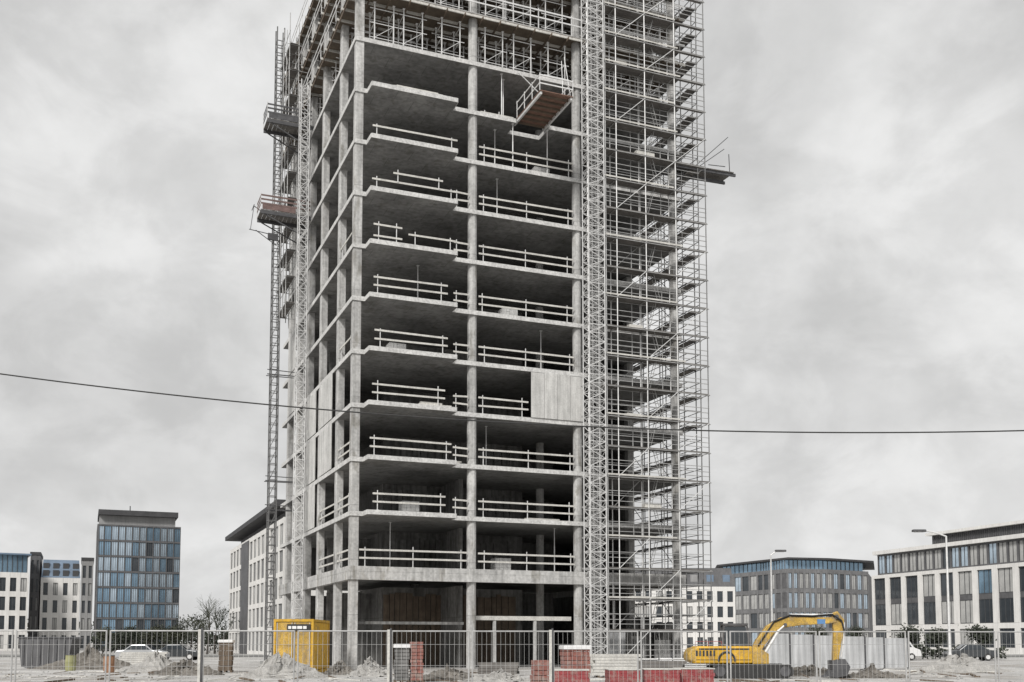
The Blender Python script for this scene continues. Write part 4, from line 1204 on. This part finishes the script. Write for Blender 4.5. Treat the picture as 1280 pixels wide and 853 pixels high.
# ------------------------------------------------------------------ mesh fence along the site front
bx = [-90, 15, 133, 250, 369, 487, 588, 690, 800, 912, 1024, 1136, 1248, 1360]
near = ['at the far left edge', 'in front of the mansard house', 'in front of the glass office tower', 'in front of the gridded block, left of the yellow container', 'in front of the yellow container and the tower corner',
        'in front of the shuttering behind the left bay', 'in front of the middle bay', 'in front of the right round column', 'in front of the foot of the scaffold', 'in front of the excavator body', 'in front of the excavator boom end',
        'in front of the white van', 'at the right edge']
for i, (a, b) in enumerate(zip(bx, bx[1:])):
    fa, fb = 27.2 + 3.6*(a/1280.0), 27.2 + 3.6*(b/1280.0)
    A = Vector(gp(a, fa)); B = Vector(gp(b, fb)); d_ = B-A; l_ = d_.length
    t = empty('fence_panel', (A.x, A.y, 0), math.atan2(d_.y, d_.x), 'galvanised mesh fence panel ' + near[i], 'fence', 'mesh fence panels along the site front')
    q = MB(); e0, e1 = .05, l_-.05; hh = 2.0
    for x in (e0, e1): q.bar((x,0,.1),(x,0,hh),.023,6)
    q.bar((e0,0,hh-.02),(e1,0,hh-.02),.021,6); q.bar((e0,0,.18),(e1,0,.18),.018,6)
    q.build('frame', M['fencetube'], t)
    q = MB(); x = e0+.13
    while x < e1-.05: q.bar((x,0,.2),(x,0,hh-.04),.0038,3); x += .13
    for z in (.55, 1.05, 1.62): q.bar((e0,0,z),(e1,0,z),.0055,3)
    q.build('mesh', M['fencetube'], t)
    q = MB(); q.bbox(-.34,.34,-.12,.12,0,.14,.03); q.build('foot', M['stone'], t)
    if a in (250, 487, 690):
        q = MB(); q.box(-.08,-.01,-.07,.0,.14,2.02); q.build('post', M['timber'], t)
        q = MB(); q.box(-.01,.035,-.05,.0,.14,2.06); q.build('post', M['darksteel'], t)

# ------------------------------------------------------------------ pallets, barriers, heaps
def pallet(px, Y, w, h, label, m, rows, wrap=True, rz=0.15, d=1.0):
    t = empty('pallet_stack', (gx(px, Y), Y, 0), rz, label, 'pallet')
    q = MB()
    for x in (0, w/2-.05, w-.1): q.box(x, x+.1, 0, d, 0, .1)
    for k in range(5): q.box(0, w, k*(d-.1)/4, k*(d-.1)/4+.1, .101, .125)
    q.build('base', M['brownwood'], t)
    q = MB(); rh = (h-.14)/rows
    for r_ in range(rows):
        o_ = rnd.uniform(-.03,.03); nx = max(2,int(w/.26))
        for k in range(nx): q.box(.02+o_+(w-.04)*k/nx, .02+o_+(w-.04)*(k+1)/nx-.015, .02, d-.02, .128+r_*rh, .128+(r_+1)*rh-.02)
    q.build('load', m, t)
    if wrap:
        q = MB(); q.bbox(-.03, w+.03, -.03, d+.03, h-.1, h+.05, .03); q.build('wrap', M['film'], t)
pallet(493, 43, .62, 1.55, 'pallet of grey blocks with white film cap between the fence post and the reddish pallet', M['core'], 10)
pallet(513, 43, .55, 1.72, 'pallet of reddish bricks right of the grey block pallet', M['brick'], 11, False)
pallet(706, 41, 1.05, 1.50, 'pallet of banded bricks with white film cap beside the right round column', M['brick'], 8)
pallet(668, 38, .6, 1.05, 'low pallet of red bricks left of the middle fence post', M['brick'], 5, False)
pallet(272, 58, .75, 1.75, 'brown crate-like pallet with white film cap left of the yellow container', M['brownwood'], 6)
def panel_stack(px, Y, w, h, label, rz):
    t = empty('formwork_stack', (gx(px, Y), Y, 0), rz, label, 'formwork stack', 'red formwork panels stacked before the scaffold')
    q = MB()
    for x in (.1, w-.2): q.box(x, x+.1, 0, 1.2, 0, .1)
    q.build('bearer', M['brownwood'], t)
    z = .102; k = 0
    while z < h-.14:
        o_ = rnd.uniform(-.03,.03); q = MB()
        q.box(o_, w+o_, 0, .05, z, z+.12); q.box(o_, w+o_, 1.15, 1.2, z, z+.12); q.box(o_, .05+o_, .051, 1.149, z, z+.12); q.box(w-.05+o_, w+o_, .051, 1.149, z, z+.12)
        q.box(o_+.051, w+o_-.051, .051, 1.149, z+.09, z+.115)
        for j in range(1, 5): q.box(o_+w*j/5-.02, o_+w*j/5+.02, -.012, -.001, z+.02, z+.1)
        q.build('panel', M['red'], t); z += .125; k += 1
    MB().box(-.03, w+.03, -.02, 1.22, z, z+.03).build('cover_board', M['timber'], t)
fl_ = ['stack of red formwork panels just behind the middle fence post', 'stack of red formwork panels under the dense hoist mast', 'stack of red formwork panels below the middle of the scaffold', 'stack of red formwork panels left of the excavator']
for i, (px, h_) in enumerate(((690, .86), (762, .80), (806, .84), (850, .78))): panel_stack(px, 35.5+.6*i, 1.22 if i != 1 else 1.05, h_, fl_[i], rnd.uniform(-.06,.06))
def heap(px, Y, rx, ry, h, m, label, name='earth_heap'):
    r_ = random.Random(px); q = MB(); nx = 34; rings = 16; vs = [(0,0,h*.8)]; fs = []
    ph = [r_.uniform(0,6.28) for _ in range(6)]
    for j in range(1, rings+1):
        f = j/rings
        for k in range(nx):
            a = 2*math.pi*k/nx; wob = 1+.13*math.sin(2*a+ph[0])+.08*math.sin(5*a+ph[1])+.05*math.sin(9*a+ph[3])
            z = h*((1-f)**1.25*(.75+.3*math.sin(2*a+ph[2]+3*f)+.14*math.sin(7*a+ph[4]+8*f))+.25*f*(1-f)*math.sin(4*a+ph[5])) if j < rings else -.05
            vs.append((rx*f*wob*math.cos(a)+r_.gauss(0,.05), ry*f*wob*math.sin(a)+r_.gauss(0,.05), max(-.05,z+r_.gauss(0,.055))))
    for k in range(nx): fs.append((0,1+k,1+(k+1)%nx))
    for j in range(rings-1):
        for k in range(nx): fs.append((1+j*nx+k,1+(j+1)*nx+k,1+(j+1)*nx+(k+1)%nx,1+j*nx+(k+1)%nx))
    tag(q.add(vs, fs).build(name, m, None, (gx(px,Y),Y,0)), label, 'heap')
heap(112, 66, 3.6, 2.2, 1.5, M['earth'], 'dark heap of dug earth at the left behind the fence')
heap(196, 60, 2.6, 1.8, 1.1, M['gravelheap'], 'pale gravel heap in front of the pale silver parked car', 'gravel_heap')
heap(232, 54, 1.8, 1.3, .8, M['earth'], 'small earth heap left of the brown pallet')
heap(352, 50, 2.3, 1.3, 1.15, M['gravelheap'], 'large pale gravel heap in front of the yellow container', 'gravel_heap')
heap(625, 44, 2.0, 1.2, .55, M['gravelheap'], 'low pale gravel heap in front of the middle bay', 'gravel_heap')
heap(462, 52, 1.3, 1.0, .9, M['gravelheap'], 'pale rubble heap at the foot of the tower corner column', 'gravel_heap')
heap(425, 55, .9, .8, .7, M['earth'], 'small earth heap between yellow container and corner column')
heap(1010, 53, 2.2, 1.2, .5, M['earth'], 'low earth heap under the excavator boom')
heap(1090, 50, 1.6, 1.2, .6, M['earth'], 'low earth heap right of the excavator bucket')
heap(560, 47, 1.9, 1.3, .6, M['earth'], 'low earth heap in front of the left bay of the tower')
heap(1200, 60, 3.0, 2.0, 1.0, M['gravelheap'], 'pale gravel heap at the right behind the fence', 'gravel_heap')
def bin_(px, Y, m, label, name, cat, h=1.05):
    t = empty(name, (gx(px,Y),Y,0), .3, label, cat)
    q = MB(); n_ = 16
    for z0_, z1_, r0, r1 in ((0,.08,.27,.29),(.08,h*.5,.29,.3),(h*.5,h*.54,.32,.32),(h*.54,h-.04,.3,.29)): q.bar((0,0,z0_),(0,0,z1_),r0,n_,r1)
    q.build('drum', m, t); q = MB(); q.bar((0,0,h-.04),(0,0,h),.31,n_); q.build('lid', M['darksteel'], t)
bin_(88, 62, M['limeyellow'], 'dull yellow-green drum behind the fence at the left', 'drum', 'drum', .95)
bin_(136, 58, M['orange'], 'dull orange drum on the ground right of the dark earth heap', 'drum', 'drum', .95)
t = empty('skip_container', (gx(26, 66), 66, 0), .05, 'dark open skip behind the fence at the far left', 'skip')
q = MB(); q.slabxz([(0,.15),(.5,0),(2.3,0),(2.8,.15),(3.1,1.9),(-.2,1.9)], 0, 1.7); q.build('body', M['darkclad'], t)
q = MB()
for k in range(6): q.box(.1+k*.5,.18+k*.5,-.05,-.004,.3,1.8)
q.build('rib', M['darksteel'], t); q = MB(); q.box(-.25,3.15,-.06,.02,1.905,1.99); q.box(-.25,3.15,1.68,1.76,1.905,1.99); q.build('rim', M['darksteel'], t)
def timber_stack(px, Y, w, n_, label, rz, m='timber'):
    t = empty('timber_stack', (gx(px, Y), Y, 0), rz, label, 'timber stack')
    q = MB()
    for x in (.2, w-.3): q.box(x, x+.1, 0, .9, 0, .1)
    q.build('bearer', M['brownwood'], t)
    for k in range(n_):
        q = MB()
        for j in range(5):
            o_ = rnd.uniform(-.12, .12); q.box(o_, w+o_, .02+j*.175, .18+j*.175, .102+k*.145, .102+k*.145+.13)
        q.build('beam_layer', M[m], t)
timber_stack(742, 50, 2.2, 7, 'stack of pale timber beams at the foot of the dense hoist mast', .1)
timber_stack(800, 48, 2.0, 5, 'stack of dark timber beams under the scaffold, left of the excavator', -.1, 'deck')
timber_stack(150, 74, 3.0, 6, 'stack of pale timber beams far behind the fence under the glass office tower', .2)
timber_stack(600, 52, 1.9, 4, 'low stack of dark timber beams at the foot of the middle round column', .05, 'deck')
def tube_rack(px, Y, label, rz):
    t = empty('tube_rack', (gx(px, Y), Y, 0), rz, label, 'tube rack')
    q = MB()
    for x in (.2, 2.0):
        for y in (0, .8): q.bar((x,y,0),(x,y,1.15),.035)
        q.bar((x,0,.12),(x,.8,.12),.03)
    q.build('frame', M['darksteel'], t)
    q = MB()
    for k in range(7):
        for j in range(10): 
            o_ = rnd.uniform(-.2,.2); q.bar((-.4+o_, .06+j*.075, .19+k*.1),(2.6+o_, .06+j*.075, .19+k*.1),.03,5)
    o = q.build('tubes', M['galv'], t); o['kind'] = 'stuff'
tube_rack(776, 54, 'rack of scaffold tubes below the scaffold beside the dense hoist mast', .12)
tube_rack(836, 56, 'rack of scaffold tubes below the right end of the scaffold', -.05)
# scattered stones: nobody could count them
q = MB()
for k in range(2600):
    Yk = 24 + 60*rnd.random()**1.6; xk = rnd.uniform(-.52,.52)*Yk*1.05; s_ = rnd.uniform(.02,.09)
    if W(0,0).y-2 < Yk: continue
    pts = [Vector((rnd.uniform(-1,1),rnd.uniform(-1,1),rnd.uniform(-.5,.8)))*s_ for _ in range(6)]
    c = Vector((xk, Yk, s_*.25))
    ax = [Vector((s_,0,0)),Vector((-s_*.8,0,0)),Vector((0,s_*.9,0)),Vector((0,-s_,0)),Vector((0,0,s_*.6)),Vector((0,0,-s_*.4))]
    q.add([c+a_+Vector((rnd.gauss(0,s_*.2),rnd.gauss(0,s_*.2),0)) for a_ in ax], [(0,2,4),(2,1,4),(1,3,4),(3,0,4),(2,0,5),(1,2,5),(3,1,5),(0,3,5)])
tag(q.build('rubble', M['pave']), kind='stuff')
q = MB()
for k in range(130):
    Yk = 27 + 34*rnd.random(); xk = rnd.uniform(-.5,.5)*Yk
    if Yk > 57 and -14 < xk < 18: continue
    a_ = rnd.uniform(0, 3.14); L_ = rnd.uniform(.2, 1.5); d_ = Vector((math.cos(a_), math.sin(a_), rnd.uniform(-.02,.12)))*L_
    c = Vector((xk, Yk, rnd.uniform(.02,.12)))
    q.beam(c, c+d_, rnd.uniform(.05,.2), rnd.uniform(.02,.08))
tag(q.build('offcut_debris', [M['brownwood']]), kind='stuff')
q = MB()
for k in range(170):
    Yk = 27 + 34*rnd.random(); xk = rnd.uniform(-.5,.5)*Yk
    if Yk > 57 and -14 < xk < 18: continue
    a_ = rnd.uniform(0, 3.14); L_ = rnd.uniform(.2, 1.7); d_ = Vector((math.cos(a_), math.sin(a_), rnd.uniform(-.02,.1)))*L_
    c = Vector((xk, Yk, rnd.uniform(.02,.1)))
    q.beam(c, c+d_, rnd.uniform(.04,.16), rnd.uniform(.02,.06))
tag(q.build('scrap_debris', [M['timber']]), kind='stuff')

# ------------------------------------------------------------------ sky, sun, camera
w = bpy.data.worlds.new('World'); scene.world = w; w.use_nodes = True
nt = w.node_tree; n = nt.nodes; l = nt.links
bg = n['Background']
sun_el, sun_rot = R(40), R(203)       # behind the camera and a little to its left
sky = n.new('ShaderNodeTexSky'); sky.sky_type = 'NISHITA'; sky.sun_disc = False; sky.sun_elevation = sun_el; sky.sun_rotation = sun_rot; sky.dust_density = 4
bw_ = n.new('ShaderNodeRGBToBW'); l.new(sky.outputs[0], bw_.inputs[0])
tc = n.new('ShaderNodeTexCoord')
def noise(scale, detail, rough, mscale=(1,1,1), dist=0.0, locn=(0,0,0)):
    mp = n.new('ShaderNodeMapping'); mp.inputs['Scale'].default_value = mscale; mp.inputs['Location'].default_value = locn
    l.new(tc.outputs['Generated'], mp.inputs['Vector'])
    q = n.new('ShaderNodeTexNoise'); q.inputs['Scale'].default_value = scale; q.inputs['Detail'].default_value = detail; q.inputs['Roughness'].default_value = rough; q.inputs['Distortion'].default_value = dist
    l.new(mp.outputs[0], q.inputs['Vector']); return q.outputs['Fac']
def ramp(sock, p0, p1, a, b):
    r = n.new('ShaderNodeMapRange'); r.inputs['From Min'].default_value = p0; r.inputs['From Max'].default_value = p1; r.inputs['To Min'].default_value = a; r.inputs['To Max'].default_value = b
    r.interpolation_type = 'SMOOTHSTEP'; l.new(sock, r.inputs['Value']); return r.outputs['Result']
def math_(op, a, b):
    m_ = n.new('ShaderNodeMath'); m_.operation = op
    for i, s_ in enumerate((a, b)):
        if isinstance(s_, (int, float)): m_.inputs[i].default_value = s_
        else: l.new(s_, m_.inputs[i])
    return m_.outputs[0]
c1 = ramp(noise(3.6, 5, .5, (1.0,1,1.5), .3), .39, .61, .87, 1.08)
c2 = ramp(noise(9.0, 6, .55, (1.0,1,1.5), .4, (3,1,2)), .40, .62, .92, 1.05)
c3 = ramp(noise(38.0, 4, .6, (1,1,1.3), .2, (7,2,5)), .3, .7, .98, 1.02)
cl_ = math_('MULTIPLY', math_('MULTIPLY', c1, c2), c3)
cloud = math_('MULTIPLY', cl_, SKYV)
skyg = math_('MULTIPLY', bw_.outputs[0], .10)
mixv = math_('ADD', math_('MULTIPLY', cloud, 1.0), math_('MULTIPLY', skyg, .04))
cmb = n.new('ShaderNodeCombineColor')
l.new(mixv, cmb.inputs[0]); l.new(mixv, cmb.inputs[1]); l.new(math_('MULTIPLY', mixv, .995), cmb.inputs[2])
l.new(cmb.outputs[0], bg.inputs['Color']); bg.inputs['Strength'].default_value = .12
sl = bpy.data.lights.new('sun', 'SUN'); sl.energy = 1.5; sl.angle = R(12); sl.color = (1, .97, .93)
so = bpy.data.objects.new('sun', sl); COL.objects.link(so)
# direction to the sun: azimuth measured as the sky node does (0 = +Y, clockwise)
sd = Vector((math.sin(sun_rot)*math.cos(sun_el), math.cos(sun_rot)*math.cos(sun_el), math.sin(sun_el)))
so.rotation_euler = sd.to_track_quat('Z', 'Y').to_euler(); so.location = sd*100
cam = bpy.data.cameras.new('camera'); co = bpy.data.objects.new('camera', cam); COL.objects.link(co)
cam.sensor_width = 36; cam.lens = F/1280*36; cam.shift_y = (CY-426.5)/1280; cam.clip_end = 6000; cam.clip_start = .1
co.location = (0,0,EYE); co.rotation_euler = (math.pi/2+PITCH, 0, 0)
scene.camera = co
vs_ = scene.view_settings; vs_.view_transform = 'Standard'; vs_.look = 'None'; vs_.exposure = EXPO; vs_.gamma = 1; vs_.use_curve_mapping = False
